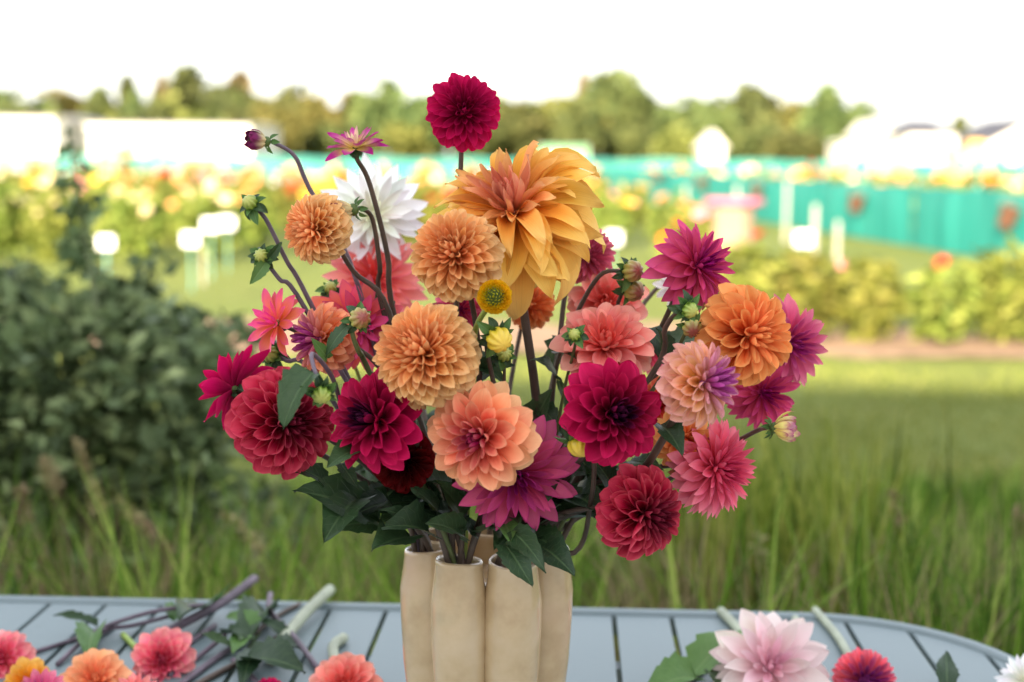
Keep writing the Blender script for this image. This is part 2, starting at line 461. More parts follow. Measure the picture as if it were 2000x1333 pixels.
# ------------------------------------------------------------------ far buildings
M['white_wall'] = basic('white_wall', (0.66, 0.63, 0.58), 0.6, 0.05, 0.6)
M['roof_dark'] = basic('roof_dark', (0.05, 0.05, 0.065), 0.7, 0.2, 1)
M['roof_pale'] = basic('roof_pale', (0.62, 0.58, 0.52), 0.6, 0.1, 1)
M['window'] = basic('window_glass', (0.05, 0.06, 0.07), 0.15, 0.1, 1, 0.6)
M['awning'] = basic('awning_yellow', (0.75, 0.45, 0.1), 0.7, 0.1, 1)
def house(name, label, cat, px0, px1, ye, yr, Y, depth, roofm, wallm='white_wall', gable_front=False, nwin=3, door=True):
    x0 = at(px0, 300, Y).x; x1 = at(px1, 300, Y).x
    pm = (px0 + px1) / 2
    ze = at(pm, ye, Y).z; zr = at(pm, yr, Y).z
    t = empty(name, ((x0 + x1) / 2, Y + depth / 2, 0))
    tag(t, label, cat)
    w = (x1 - x0) / 2; d = depth / 2
    b = MB()
    if gable_front:
        b.add([(-w, -d, 0), (w, -d, 0), (w, -d, ze), (0, -d, zr), (-w, -d, ze), (-w, d, 0), (w, d, 0), (w, d, ze), (0, d, zr), (-w, d, ze)],
              [(0, 1, 2, 3, 4), (6, 5, 9, 8, 7), (1, 6, 7, 2), (5, 0, 4, 9)])
        b.build('wall', M[wallm], t)
        for s in (-1, 1):
            b = MB(); k = 0.25
            e = (s * (w + k), ze - k * (zr - ze) / w)
            b.add([(e[0], -d - .2, e[1]), (e[0], d + .2, e[1]), (0, d + .2, zr + .02), (0, -d - .2, zr + .02), (e[0], -d - .2, e[1] + .2), (e[0], d + .2, e[1] + .2), (0, d + .2, zr + .24), (0, -d - .2, zr + .24)],
                  [(0, 1, 2, 3), (7, 6, 5, 4), (0, 4, 5, 1), (3, 2, 6, 7), (0, 3, 7, 4), (1, 5, 6, 2)])
            b.build('roof_slope', M[roofm], t)
    else:
        b.box(-w, w, -d, d, 0, ze)
        b.build('wall', M[wallm], t)
        b = MB(); k = .3; ins = min(w * .5, 2.0) if zr - ze > 1.2 else 0
        b.add([(-w - k, -d - k, ze), (w + k, -d - k, ze), (w + k, d + k, ze), (-w - k, d + k, ze), (-w + ins, 0, max(zr, ze + .15)), (w - ins, 0, max(zr, ze + .15))],
              [(3, 2, 1, 0), (0, 1, 5, 4), (2, 3, 4, 5), (1, 2, 5), (3, 0, 4)])
        b.build('roof', M[roofm], t)
    for i in range(nwin):
        x = -w + (i + .5) * 2 * w / max(1, nwin); ww = min(.5, w / (nwin + 1))
        b = MB(); b.box(x - ww, x + ww, -d - .06, -d + .02, ze * .38, ze * .75); f = b.build('window_frame', M['roof_pale'], t)
        b = MB(); b.box(x - ww * .85, x + ww * .85, -d - .075, -d - .05, ze * .41, ze * .72); b.build('pane', M['window'], f)
    if door:
        b = MB(); b.box(w * .55, w * .55 + .9, -d - .05, -d + .02, 0, min(2.0, ze * .7)); b.build('door', M['roof_dark'], t)
    return t
house('barn', 'long low white barn with a flat pale roof edge beside the gold shrub', 'barn', 150, 490, 243, 238, 112, 14, 'roof_pale', nwin=0, door=False)
house('barn', 'taller white barn behind the leafy bush top, with sloping roof end', 'barn', -160, 108, 228, 222, 108, 14, 'roof_pale', nwin=0, door=False)
house('shed', 'small low white shed between the two long white barns', 'shed', 100, 147, 252, 245, 116, 6, 'roof_pale', nwin=0, door=False)
house('shed', 'tiny white gabled shed in front of the dark tree belt', 'shed', 1372, 1414, 285, 262, 105, 3, 'roof_pale', gable_front=True, nwin=0, door=False)
house('shed', 'low white flat shed at the foot of the trees, apart from the houses', 'shed', 1640, 1695, 280, 275, 108, 4, 'roof_pale', nwin=2, door=False)
house('house', 'narrow white gabled house next to the last green trees', 'house', 1702, 1746, 262, 238, 125, 9, 'roof_pale', gable_front=True, nwin=1)
house('house', 'white house with a dark hipped roof among the far houses', 'house', 1772, 1866, 262, 232, 114, 8, 'roof_dark', nwin=3)
house('house', 'long low white house front joined below the dark roof', 'house', 1752, 1905, 272, 266, 118, 6, 'roof_pale', nwin=4)
house('house', 'large bright white gabled house with a yellow awning', 'house', 1925, 2090, 282, 236, 110, 10, 'roof_dark', gable_front=True, nwin=3)
aw = at(1905, 275, 108)
b = MB(); b.add([(-.7, 0, 0), (.7, 0, 0), (.7, -.9, -.5), (-.7, -.9, -.5), (-.7, 0, -.05), (.7, 0, -.05), (.7, -.9, -.55), (-.7, -.9, -.55)], [(0, 1, 2, 3), (7, 6, 5, 4), (3, 2, 6, 7), (0, 3, 7, 4), (1, 5, 6, 2), (0, 4, 5, 1)])
for s in (-.66, .66): b.box(s - .03, s + .03, -.88, -.82, -aw.z, -.5)
o = b.build('awning', M['awning'], None); o.location = aw
tag(o, 'yellow awning on thin posts beside the bright white gabled house', 'awning')
# pale green hoop tunnel seen over the yellow dahlia
M['tunnel'] = basic('tunnel_film', (0.16, 0.36, 0.17), 0.4, 0.1, 1, 0.5)
x0 = at(1055, 300, 95).x; x1 = at(1150, 300, 95).x; zt = at(1100, 284, 95).z
t = empty('hoop_tunnel', ((x0 + x1) / 2, 97, 0)); tag(t, 'pale green plastic hoop tunnel standing before the tree belt', 'tunnel')
b = MB(); V = []; F = []
n = 12; wv = (x1 - x0) / 2
for j in range(2):
    for k in range(n + 1):
        a = math.pi * k / n; V.append((wv * (1 - 2 * j), -1.5 * math.cos(a), zt * math.sin(a) ** .7))
for k in range(n): F.append((k, k + 1, n + 2 + k, n + 1 + k))
F.append(tuple(range(n + 1))); F.append(tuple(range(2 * n + 1, n, -1)))
b.add(V, F); b.build('film', M['tunnel'], t)
for i in range(4):
    b = MB(); x = -wv + i * 2 * wv / 3
    b.tube([(x, -1.53 * math.cos(math.pi * k / n), (zt + .03) * math.sin(math.pi * k / n) ** .7) for k in range(n + 1)], .03, 5); b.build('hoop', M['white_wall'], t)

# ------------------------------------------------------------------ shrubs: foliage mass and stems
def shrub(name, label, cat, loc, lobes, leaf, mat, count, seed, group=None, stems=5, aspect=.6):
    r = np.random.default_rng(seed)
    t = empty(name, loc); tag(t, label, cat, group)
    vols = np.array([a[3] * a[4] * a[5] for a in lobes]) ** 0.66
    pts = []
    for l, v in zip(lobes, vols):
        m = int(count * v / vols.sum())
        d = r.normal(size=(m, 3)); d /= np.linalg.norm(d, axis=1, keepdims=True)
        q = r.uniform(0.1, 1, (m, 1)) ** 0.4
        lump = 1 + 0.18 * np.sin(d[:, :1] * 7 + seed) * np.cos(d[:, 2:] * 6)
        pts.append(np.array(l[:3]) + d * q * lump * np.array(l[3:6]))
    pts = np.concatenate(pts); pts = pts[pts[:, 2] > 0.02]
    V, F, uv = leaf_cloud(pts, leaf, seed=seed, aspect=aspect)
    o = link('foliage', mesh('foliage', V, F, M[mat], False, uv), t); o['kind'] = 'stuff'
    for k in range(stems):
        l = lobes[k % len(lobes)]
        b = MB(); e = Vector(l[:3]) + Vector((0, 0, l[5] * .6)); x, y = r.uniform(-.08, .08, 2)
        b.tube([(x + l[0] * .3, y + l[1] * .3, 0), tuple(Vector((x + l[0] * .3, y + l[1] * .3, 0)).lerp(e, .5) + Vector((x, y, 0))), tuple(e)], [.014, .01, .004], 6)
        b.build('stem', M['stem_green'], t, True)
    return t
M['bush'] = foliage_mat('bush_leaves', (0.06, 0.1, 0.045), (0.17, 0.27, 0.12), (0.36, 0.48, 0.22), 0.25, 0.45)
M['bed_leaf'] = foliage_mat('bed_leaves', (0.09, 0.13, 0.024), (0.21, 0.25, 0.045), (0.36, 0.38, 0.09), 0.35)
M['gold_leaf'] = foliage_mat('gold_leaves', (0.35, 0.17, 0.02), (0.6, 0.3, 0.05), (0.7, 0.4, 0.08), 0.2)
def L(px, py, Y, rx, ry, rz, o):
    p = at(px, py, Y); return (p.x - o[0], p.y - o[1], p.z, rx, ry, rz)
o = (-1.15, 3.7, 0)
lobes = [L(160, 730, 3.7, .24, .3, .19, o), (0, 0, .3, .62, .55, .34), L(60, 820, 3.6, .3, .3, .28, o), L(310, 760, 3.6, .17, .25, .24, o), L(380, 840, 3.6, .1, .2, .2, o), L(90, 610, 3.9, .14, .2, .1, o), L(250, 610, 3.9, .12, .2, .1, o),
         L(-60, 760, 3.8, .26, .3, .2, o), L(205, 560, 3.8, .04, .05, .06, o), L(340, 660, 4.0, .1, .15, .1, o), L(440, 660, 4.2, .1, .15, .07, o), L(20, 570, 3.9, .07, .1, .09, o), L(-130, 780, 3.9, .22, .3, .26, o), L(290, 540, 4.0, .035, .05, .08, o)]
shrub('leafy_bush', 'dense dark green leafy bush at the table end, in front of the flower rows', 'bush', o, lobes, .064, 'bush', 6500, 5, None, 12)
o = (-1.12, 3.62, 0)
lobes = [L(140, 330, 3.62, .015, .02, .05, o), L(145, 400, 3.62, .022, .03, .06, o), L(150, 490, 3.62, .035, .04, .08, o), L(133, 280, 3.62, .008, .008, .025, o), L(185, 400, 3.62, .02, .02, .03, o)]
shrub('tall_shoot', 'slim leafy shoot rising above the dense dark green bush', 'plant', o, lobes, .04, 'bush', 170, 8, None, 1)
o = (at(235, 300, 100).x, 100, 0)
shrub('gold_shrub', 'gold leaved shrub in front of the long low white barn', 'shrub', o, [(-.3, 0, 1.0, 1.2, .8, 1.0), (.5, 0, .9, .9, .8, .8)], .22, 'gold_leaf', 900, 3, None, 4)
o = (at(300, 300, 101).x, 101, 0)
shrub('round_shrub', 'olive green shrub between the gold shrub and the white barn wall', 'shrub', o, [(-.9, 0, 1.2, 1.1, .8, 1.1), (.8, 0, .9, 1.1, .8, .9)], .22, 'bed_leaf', 900, 4, None, 4)

# ------------------------------------------------------------------ nets
M['net'], nt, bs, out = newmat('teal_net')
tc = N(nt, 'ShaderNodeTexCoord').outputs['Object']
mp = N(nt, 'ShaderNodeMapping'); mp.inputs['Scale'].default_value = (2.5, 2.5, 0.3); nt.links.new(tc, mp.inputs[0])
cc = ramp(nt, noise(nt, 1.5, mp.outputs[0], 4), [(0.3, (0.008, 0.17, 0.145)), (0.7, (0.03, 0.3, 0.25))])
nt.links.new(cc, bs.inputs['Base Color']); bs.inputs['Roughness'].default_value = 0.5
thin(nt, bs, out, cc, 0.3)
M['post'] = basic('fence_post', (0.1, 0.3, 0.26), 0.6, 0.2, 4)
M['post_pale'] = basic('pale_stake', (0.33, 0.31, 0.26), 0.6, 0.1, 4)
def net_fence(name, label, A, B, h, step, seed):
    r = np.random.default_rng(seed)
    A = Vector(A); B = Vector(B); Ln = (B - A).length; nb = int(Ln / step); d = (B - A) / Ln; nrm = Vector((-d.y, d.x, 0))
    t = empty(name, A); tag(t, label, 'net fence')
    for i in range(nb):
        nx, nz = 9, 5
        V = []
        for j in range(nz):
            for k in range(nx):
                s = k / (nx - 1); z = j / (nz - 1)
                sag = -.05 * math.sin(math.pi * s) * z + .02 * math.sin(s * 9 + i)
                off = (.05 * math.sin(math.pi * s) + .018 * math.sin(s * 17 + i * 2.1)) * math.sin(math.pi * (z * .8 + .1))
                V.append(d * ((i + s) * Ln / nb) + nrm * off + Vector((0, 0, .02 + (h + sag) * z - .02 * z)))
        F = [(j * nx + k, j * nx + k + 1, (j + 1) * nx + k + 1, (j + 1) * nx + k) for j in range(nz - 1) for k in range(nx - 1)]
        link('net_panel', mesh('net_panel', V, F, M['net']), t)
    for i in range(nb + 1):
        p = d * (i * Ln / nb) - nrm * .04
        b = MB(); b.tube([p, p + Vector((0, 0, h + .06))], .025, 6); b.build('post', M['post'], t)
    return t
FA, FB = Vector((7.45, 14.0, 0)), Vector((2.3, 58.5, 0))
net_fence('net_fence', 'teal net fence running away along the lawn edge', FA, FB, 1.02, 2.2, 1)
net_fence('net_fence', 'low teal net fence crossing the far end of the flower rows', (-34, 60, 0), (2.2, 60, 0), 1.28, 4.0, 2)
net_fence('net_fence', 'distant teal net fence behind the blooms beyond the lawn net', (2.4, 62, 0), (36, 60, 0), 1.3, 4.0, 3)
# buckets hung on the near net
M['bucket'] = basic('brown_bucket', (0.16, 0.075, 0.05), 0.55, 0.15, 6)
fd = (FB - FA).normalized()
for i, (px, py, s, lab) in enumerate([(1992, 425, .15, 'brown bucket hung on the teal net, the one closest to the lawn corner'), (1690, 398, .15, 'large looking brown bucket tilted on the teal net by the white stakes'), (1492, 373, .14, 'brown bucket on the teal net just beyond the pink topped stand'), (1382, 358, .14, 'small brown bucket far along the teal net'), (1297, 347, .14, 'faint brown bucket at the far run of the teal net')]):
    d = ray(px, py)
    # meet the fence plane
    nrm = Vector((-fd.y, fd.x, 0)); k = (FA - CAM).dot(nrm) / d.dot(nrm)
    p = CAM + d * k - Vector((.16, 0, 0))
    t = empty('bucket', p, (0, R(18 - i * 5), 0)); tag(t, lab, 'bucket')
    b = MB(); b.lathe([(.001, -s), (s * .68, -s), (s * .95, s * .9), (s * 1.05, s * .9), (s * 1.05, s), (s * .9, s), (s * .62, -s * .9), (.001, -s * .9)], 18); b.build('body', M['bucket'], t, True)
    b = MB(); b.tube([(math.cos(a) * s, 0, s * .95 + math.sin(a) * s * .9) for a in [math.pi * q / 10 for q in range(11)]], .006, 5); b.build('handle', M['post_pale'], t, True)
# white stakes on the lawn edge
for i, (px, y0, y1, Y) in enumerate([(1593, 398, 510, 17.5), (1637, 430, 500, 19.0), (1440, 360, 420, 24.0), (1538, 352, 430, 24), (1340, 362, 400, 28), (396, 480, 560, 15.2)]):
    p = at(px, y0, Y)
    b = MB(); b.box(-.026, .026, -.012, .012, 0, p.z - .04); b.add([(-.026, -.012, p.z - .04), (.026, -.012, p.z - .04), (.026, .012, p.z - .04), (-.026, .012, p.z - .04), (0, -.012, p.z), (0, .012, p.z)], [(0, 1, 4), (2, 3, 5), (1, 2, 5, 4), (3, 0, 4, 5)])
    o = b.build('stake', M['post_pale']); o.location = (p.x, Y, 0); o.scale.x = .4 if i == 5 else 1
    tag(o, ['tall white wooden stake standing on the lawn before the teal net', 'white stake just behind the tallest stake by the net', 'white stake left of the pink topped stand by the net', 'white stake between the stand and the teal net', 'short far white stake by the net', 'thin pale stake under the white plant labels'][i], 'stake')
# plant labels
M['label'] = basic('white_label', (0.82, 0.82, 0.8), 0.4, 0.03, 4)
for i, (px, py, Y, s, lab) in enumerate([(372, 468, 14.5, .085, 'white plant label before the flower rows, lower than its two neighbours'), (411, 440, 16, .09, 'white plant label between two other labels by the flower rows'), (443, 436, 17, .09, 'white plant label next to the green bud side of the rows'), (1570, 467, 15.5, .1, 'white square plant label beside the tall white stake'), (207, 474, 12, .07, 'small white plant label showing above the dark bush'), (1198, 465, 15, .085, 'white plant label beside the dusky pink pompon dahlia')]):
    p = at(px, py, Y); t = empty('plant_label', (p.x, Y, 0)); tag(t, lab, 'plant label')
    b = MB(); b.box(-s, s, -.006, .006, p.z - s * .8, p.z + s * .8); b.build('plate', M['label'], t, False, .004)
    b = MB(); b.box(-.007, .007, .007, .02, 0, p.z + s * .4); b.build('stake', M['post'], t)
# plank clad stand with a pink round top
M['plank'] = basic('pale_plank', (0.27, 0.19, 0.13), 0.7, 0.15, 5, 0.2, 0.3)
M['pink_top'] = basic('pink_top', (0.5, 0.12, 0.2), 0.6, 0.2, 9)
p = at(1434, 396, 13.2); t = empty('plank_stand', (p.x, 13.2, 0)); tag(t, 'pale plank clad stand with a round pink top on the lawn', 'stand')
zt = p.z
for k in range(10):
    a = 2 * math.pi * k / 10
    b = MB(); b.box(-.055, .055, -.011, .011, 0.02, zt - .02); q = b.build('plank', M['plank'], t, False, .003); q.location = (math.sin(a) * .17, -math.cos(a) * .17, 0); q.rotation_euler.z = a
b = MB(); b.lathe([(.001, zt - .02), (.27, zt - .02), (.28, zt - .005), (.28, zt + .025), (.27, zt + .04), (.001, zt + .04)], 28); b.build('round_top', M['pink_top'], t, True)
b = MB(); b.lathe([(.001, 0), (.26, 0), (.26, .04), (.001, .04)], 28); b.build('base', M['plank'], t, True)

# ------------------------------------------------------------------ dahlia rows
def bloom_mesh(seed):             # compact bloom: rings of pointed cupped petals
    r = random.Random(seed); b = MB()
    for ring, (n, th, ln, w) in enumerate([(6, 25, .75, .22), (9, 60, .9, .26), (11, 92, 1.0, .28)]):
        for k in range(n):
            a = 2 * math.pi * (k + .5 * ring + r.uniform(-.15, .15)) / n; q = R(th + r.uniform(-8, 8))
            d = Vector((math.sin(q) * math.cos(a), math.sin(q) * math.sin(a), math.cos(q))); s = Vector((-math.sin(a), math.cos(a), 0)); nn = s.cross(d)
            b.add([d * .12, d * ln * .6 + s * w + nn * .1, d * ln, d * ln * .6 - s * w + nn * .1, d * ln * .65 - nn * .06], [(0, 1, 4), (1, 2, 4), (2, 3, 4), (3, 0, 4)])
    return b
BCOL = {'orange': lin((236, 130, 50)), 'apricot': lin((240, 175, 120)), 'white': (0.78, 0.76, 0.7), 'pink': lin((235, 150, 165)), 'red': lin((190, 40, 40)), 'yellow': lin((240, 205, 90)), 'cream': lin((245, 230, 190))}
BM = {}
for kx, c in BCOL.items():
    M['bloom_' + kx] = basic('bloom_' + kx, c, 0.6, 0.1, 6, 0.2)
    bb = bloom_mesh(len(kx)); BM[kx] = mesh('bloom', bb.v, bb.f, M['bloom_' + kx], False)
FOL = []
for i in range(4):
    r = np.random.default_rng(90 + i)
    m = 620
    d = r.normal(size=(m, 3)); d /= np.linalg.norm(d, axis=1, keepdims=True)
    pts = np.array([0, 0, .48]) + d * (r.uniform(.15, 1, (m, 1)) ** .45) * np.array([.36, .36, .46]); pts[:, 2] = np.maximum(pts[:, 2], .03)
    V, F, uv = leaf_cloud(pts, .15, seed=i, aspect=.55)
    FOL.append(mesh('foliage', V, F, M['bed_leaf'], False, uv))
STM = []
for i in range(2):
    b = MB()
    for k in range(7):
        a = k * .9 + i; b.tube([(0, 0, 0), (.1 * math.cos(a), .1 * math.sin(a), .4), (.24 * math.cos(a), .24 * math.sin(a), .8)], [.012, .009, .006], 5)
    STM.append(mesh('stems', b.v, b.f, M['stem_green']))
def plant(x, y, kx, rr, nb, h=1.0, label=None, group=None, bs=.085):
    t = empty('dahlia_plant', (x, y, 0), (0, 0, rr.uniform(0, 6.28))); t.scale = (1, 1, 1)
    tag(t, label, 'plant', group)
    f = link('foliage', rr.choice(FOL), t); f['kind'] = 'stuff'; s_ = h * rr.uniform(.88, 1.08); f.scale = (s_ * 1.15, s_ * 1.15, s_)
    s = link('stems', rr.choice(STM), t); s.scale = (s_, s_, s_)
    for k in range(nb):
        a = rr.uniform(0, 6.28); q = rr.uniform(.05, .42)
        o = link('bloom', BM[kx], t); z = s_ * (1.02 - q * .9 + rr.uniform(-.08, .12))
        o.location = (q * math.cos(a), q * math.sin(a), z); sc = bs * rr.uniform(.75, 1.2); o.scale = (sc, sc, sc)
        o.rotation_euler = (rr.uniform(-.9, .9), rr.uniform(-.9, .9), rr.uniform(0, 6))
rr = random.Random(4)
LABR = 'leafy dahlia plant bearing %s blooms in the rows between the bush and the far net'
cols_left = ['orange', 'apricot', 'white', 'pink', 'yellow', 'cream', 'apricot', 'red', 'cream', 'white']
for row, Y in enumerate([18.5, 22, 26, 31, 37, 44, 52]):
    hw = Y * .42
    x = -hw
    while x < (-.5 + Y * .07 if row else -3.2):
        kx = cols_left[(int((x + 40) / (2.2 + row * .4)) * 3 + row * 2) % len(cols_left)]
        plant(x + rr.uniform(-.15, .15), Y + rr.uniform(-.3, .3), kx, rr, rr.randint(5, 9), rr.uniform(.92, 1.08), LABR % kx, 'plants with %s blooms in the rows before the far net' % kx, .09 + row * .004)
        x += .95 + row * .1
for i in range(9):
    plant(.6 + rr.uniform(0, 1.9), 15.5 + i * 2.2, ['orange', 'pink', 'apricot', 'yellow'][i % 4], rr, 5, .85, 'leafy dahlia plant with a few %s blooms near the pink topped stand' % ['orange', 'pink', 'apricot', 'yellow'][i % 4], 'plants with %s blooms near the stand' % ['orange', 'pink', 'apricot', 'yellow'][i % 4])
for row, Y in enumerate([27, 33, 40, 49]):
    x = 7.7 - (Y - 14) * .115 + 1.0
    while x < Y * .46 + 1:
        kx = ['orange', 'pink', 'red', 'apricot', 'cream'][(int(x / 2.3) + row) % 5]
        plant(x, Y + rr.uniform(-.3, .3), kx, rr, 9, 1.08, 'leafy dahlia plant with many %s blooms beyond the long teal net' % kx, 'plants with %s blooms beyond the long net' % kx, .1)
        x += 1.1
# near bed on the right with its soil edge
sb = sheet('soil_bed', -4.5, 7.4, 10.05, 12.1, 0.012, 40, 12, M['soil'], .012, 1.0); tag(sb, kind='structure', label='bare pinkish soil strip along the lawn under the near dahlia bed')
x = 1.75
i = 0
while x < 5.6:
    plant(x, 11.0 + rr.uniform(-.15, .15), ['red', 'orange', 'pink'][i % 3], rr, [1, 0, 2][i % 3], rr.uniform(.72, .86), 'bushy dahlia plant with %s in the soil bed along the lawn' % ['few red blooms', 'no open blooms', 'few pink blooms'][i % 3], 'bed plants with %s' % ['few red blooms', 'no open blooms', 'few pink blooms'][i % 3], .06)
    x += .52; i += 1

# ------------------------------------------------------------------ tall grass behind the table
M['grass'] = foliage_mat('tall_grass', (0.03, 0.075, 0.008), (0.145, 0.25, 0.028), (0.38, 0.46, 0.1), 0.35, 0.5)
M['lawn_blade'] = foliage_mat('lawn_blades', (0.14, 0.18, 0.035), (0.24, 0.27, 0.06), (0.34, 0.34, 0.1), 0.35, 0.6)
M['straw'] = foliage_mat('dry_grass', (0.16, 0.14, 0.05), (0.32, 0.26, 0.13), (0.42, 0.34, 0.2), 0.3, 0.6)
def grass(name, label, n, fx, fy, h0, h1, w0, w1, lean, mat, seed, flat=False, nc=260):
    r = np.random.default_rng(seed)
    cx = r.uniform(*fx, nc); cyy = fy[0] + (fy[1] - fy[0]) * r.uniform(0, 1, nc) ** 1.15; cx = cx * (cyy / 4.0)
    ch = r.uniform(.62, 1.08, nc); ct = r.uniform(-.35, .35, nc)
    k = r.integers(0, nc, n); sp = .25 if flat else .075
    dx = r.normal(0, sp, n); dy = r.normal(0, sp, n)
    x = cx[k] + dx; y = np.clip(cyy[k] + dy, fy[0] - .1, None)
    h = r.uniform(h0, h1, n) * ch[k] * (1 if flat else np.clip(1.42 - .21 * y, .12, 1))
    V, F, uv = blades(x, y, np.zeros(n), h, r.uniform(w0, w1, n), lean, seed, 4, np.clip(r.uniform(.05, .95, n) + ct[k], 0, 1))
    o = link(name, mesh(name, V, F, M[mat], True, uv)); tag(o, label, 'grass', None, 'stuff')
grass('tall_grass', 'tall green grass growing thickly behind the table', 13000, (-2.1, 2.1), (2.5, 6.0), .4, 1.0, .005, .014, .4, 'grass', 1)
grass('reed_grass', 'broad upright grass blades behind the crimson dahlias', 900, (.45, 1.1), (3.1, 4.8), .8, 1.2, .012, .022, .2, 'grass', 2, False, 45)
grass('dry_grass', 'dry straw coloured grass along the back edge of the table', 6500, (-2.1, 2.1), (2.4, 4.4), .4, .95, .003, .008, .4, 'straw', 3, False, 110)
grass('short_grass', 'short rough lawn grass between the tall grass and the bed', 26000, (-1.9, 1.9), (5.6, 9.7), .02, .045, .006, .012, .6, 'lawn_blade', 4, True)
# dry seed heads on stalks over the grass
SH = []
for (px, py, Y, c) in [(85, 890, 3.0, 0), (152, 858, 3.1, 0), (100, 905, 3.05, 0), (180, 935, 3.0, 0), (340, 975, 2.9, 1), (380, 1010, 2.85, 1), (35, 950, 2.9, 0), (555, 1000, 2.8, 1), (1745, 960, 3.2, 0), (1990, 990, 3.0, 0), (1480, 1040, 3.0, 0)]:
    p = at(px, py, Y); t = empty('seed_stalk', (p.x + .03, Y, 0)); tag(t, 'dry pale seed head on a thin stalk standing over the grass behind the table', 'grass stalk', 'dry seed stalks over the grass')
    lean = -.03 - .12 * c
    b = MB(); b.tube([(-.02, 0, 0), (0, 0, p.z * .5), (lean * .4, 0, p.z * .85), (lean - .0, 0, p.z - .02)], [.003, .0025, .002, .0012], 5); b.build('stalk', M['straw'], t, True)
    r = np.random.default_rng(int(px)); k = 90
    s = r.uniform(0, 1, k); pts = np.stack([lean * (1 - .5 * s) + r.normal(0, .006, k), r.normal(0, .006, k), p.z - .005 - s * .075], -1)
    V, F, uv = leaf_cloud(pts, .016, seed=int(px), aspect=.4, droop=-1)
    link('seed_head', mesh('seed_head', V, F, M['straw'], False, uv), t)

# ------------------------------------------------------------------ garden table
TZ = 0.74
M['table'], nt, bs, out = newmat('table_paint')
tc = N(nt, 'ShaderNodeTexCoord').outputs['Object']
f1 = noise(nt, 3, tc, 4, .6); f2 = noise(nt, 60, tc, 3, .6)
cc = ramp(nt, f1, [(0.3, (0.135, 0.185, 0.198)), (0.7, (0.162, 0.214, 0.228))])
cc = mixc(nt, ramp(nt, noise(nt, 22, tc, 5, .7), [(.66, (0, 0, 0)), (.74, (.45, .45, .45))]), cc, (.13, .18, .18))
nt.links.new(cc, bs.inputs['Base Color'])
nt.links.new(math_(nt, 'MULTIPLY_ADD', f1, .25, .3), bs.inputs['Roughness'])
bump(nt, bs, f2, .06, .002)
TROT = R(-2.3); RC = .293; DEP = .92; LEFT = -1.75
tb = empty('garden_table', (.4342, 2.0654, 0), (0, 0, TROT))
tag(tb, 'grey blue painted garden table of slats with a rounded corner', 'table')
def far_y(x, off=0.0):
    r = RC - off
    if x > 0: return -RC + math.sqrt(max(0, r * r - x * x))
    if x < LEFT: return -RC + math.sqrt(max(0, r * r - (x - LEFT) ** 2))
    return -off
gaps = [-.022 + k * .0853 for k in range(-24, 5)]
edges = sorted(gaps)
INS = .024
for i in range(-1, len(edges)):
    xa = edges[i] + .0035 if i >= 0 else LEFT - RC + INS
    xb = edges[i + 1] - .0035 if i + 1 < len(edges) else RC - INS
    if i == len(edges) - 1: xa, xb = edges[i] + .0035, RC - INS
    xa = max(xa, LEFT - RC + INS); xb = min(xb, RC - INS)
    if xb - xa < .01: continue
    xs = np.linspace(xa, xb, 7)
    top = [(x, far_y(x, INS)) for x in xs]; bot = [(x, -DEP - far_y(x, INS)) for x in xs[::-1]]
    ring = bot[::-1][::1]
    ring = [(x, -DEP - far_y(x, INS)) for x in xs] + [(x, far_y(x, INS)) for x in xs[::-1]]
    n = len(ring)
    V = [(x, y, TZ - .012) for x, y in ring] + [(x, y, TZ) for x, y in ring]
    F = [tuple(range(n, 2 * n)), tuple(range(n - 1, -1, -1))] + [(k, (k + 1) % n, n + (k + 1) % n, n + k) for k in range(n)]
    b = MB(); b.add(V, F); o = b.build('slat', M['table'], tb, False, .0015)
path = []
for cx, a0 in ((0, 90), (0, 0), (LEFT, -90), (LEFT, -180)):
    cy = -RC if a0 in (90, -180) else -DEP + RC
    for k in range(13):
        a = R(a0 - 90 * k / 12); path.append((cx + math.cos(a), cy + math.sin(a), cx, cy, a))
prof = [(-.024, TZ - .03), (-.024, TZ - .001), (-.021, TZ + .004), (-.006, TZ + .005), (-.001, TZ + .001), (0, TZ - .006), (0, TZ - .03)]
V = []; F = []
for (_, _, cx, cy, a) in path:
    for (o_, z) in prof: V.append((cx + math.cos(a) * (RC + o_), cy + math.sin(a) * (RC + o_), z))
n = len(path); m = len(prof)
for i in range(n):
    for k in range(m): F.append((i * m + k, ((i + 1) % n) * m + k, ((i + 1) % n) * m + (k + 1) % m, i * m + (k + 1) % m))
b = MB(); b.add(V, F); b.build('rim', M['table'], tb, True)
for y in (-.2, -.46, -.72):
    b = MB(); b.box(LEFT - .1, .1, y - .015, y + .015, TZ - .04, TZ - .0125); b.build('cross_bar', M['table'], tb)
for x in (.05, LEFT - .05):
    for y in (-.16, -DEP + .16):
        b = MB(); b.tube([(x, y, 0), (x, y, TZ - .012)], .022, 12); b.build('leg', M['table'], tb, True)

# ------------------------------------------------------------------ ceramic vase: a ring of joined tubes
VC = at(951, 1100, 1.61); VC.z = TZ
M['vase'], nt, bs, out = newmat('vase_glaze')
tc = N(nt, 'ShaderNodeTexCoord').outputs['Object']
f1 = noise(nt, 14, tc, 4, .6); f2 = noise(nt, 7, tc, 2, .5)
cc = ramp(nt, f1, [(0.3, (0.47, 0.33, 0.175)), (0.5, (0.6, 0.45, 0.26)), (0.72, (0.67, 0.52, 0.33))])
cc = mixc(nt, ramp(nt, f2, [(.5, (0, 0, 0)), (.68, (.6, .6, .6))]), cc, (.5, .28, .17))
cc = mixc(nt, ramp(nt, noise(nt, 11, tc, 3), [(.6, (0, 0, 0)), (.75, (.4, .4, .4))]), cc, (.36, .33, .21))
nt.links.new(cc, bs.inputs['Base Color']); bs.inputs['Roughness'].default_value = .25
bs.inputs['Coat Weight'].default_value = 1; bs.inputs['Coat Roughness'].default_value = .06
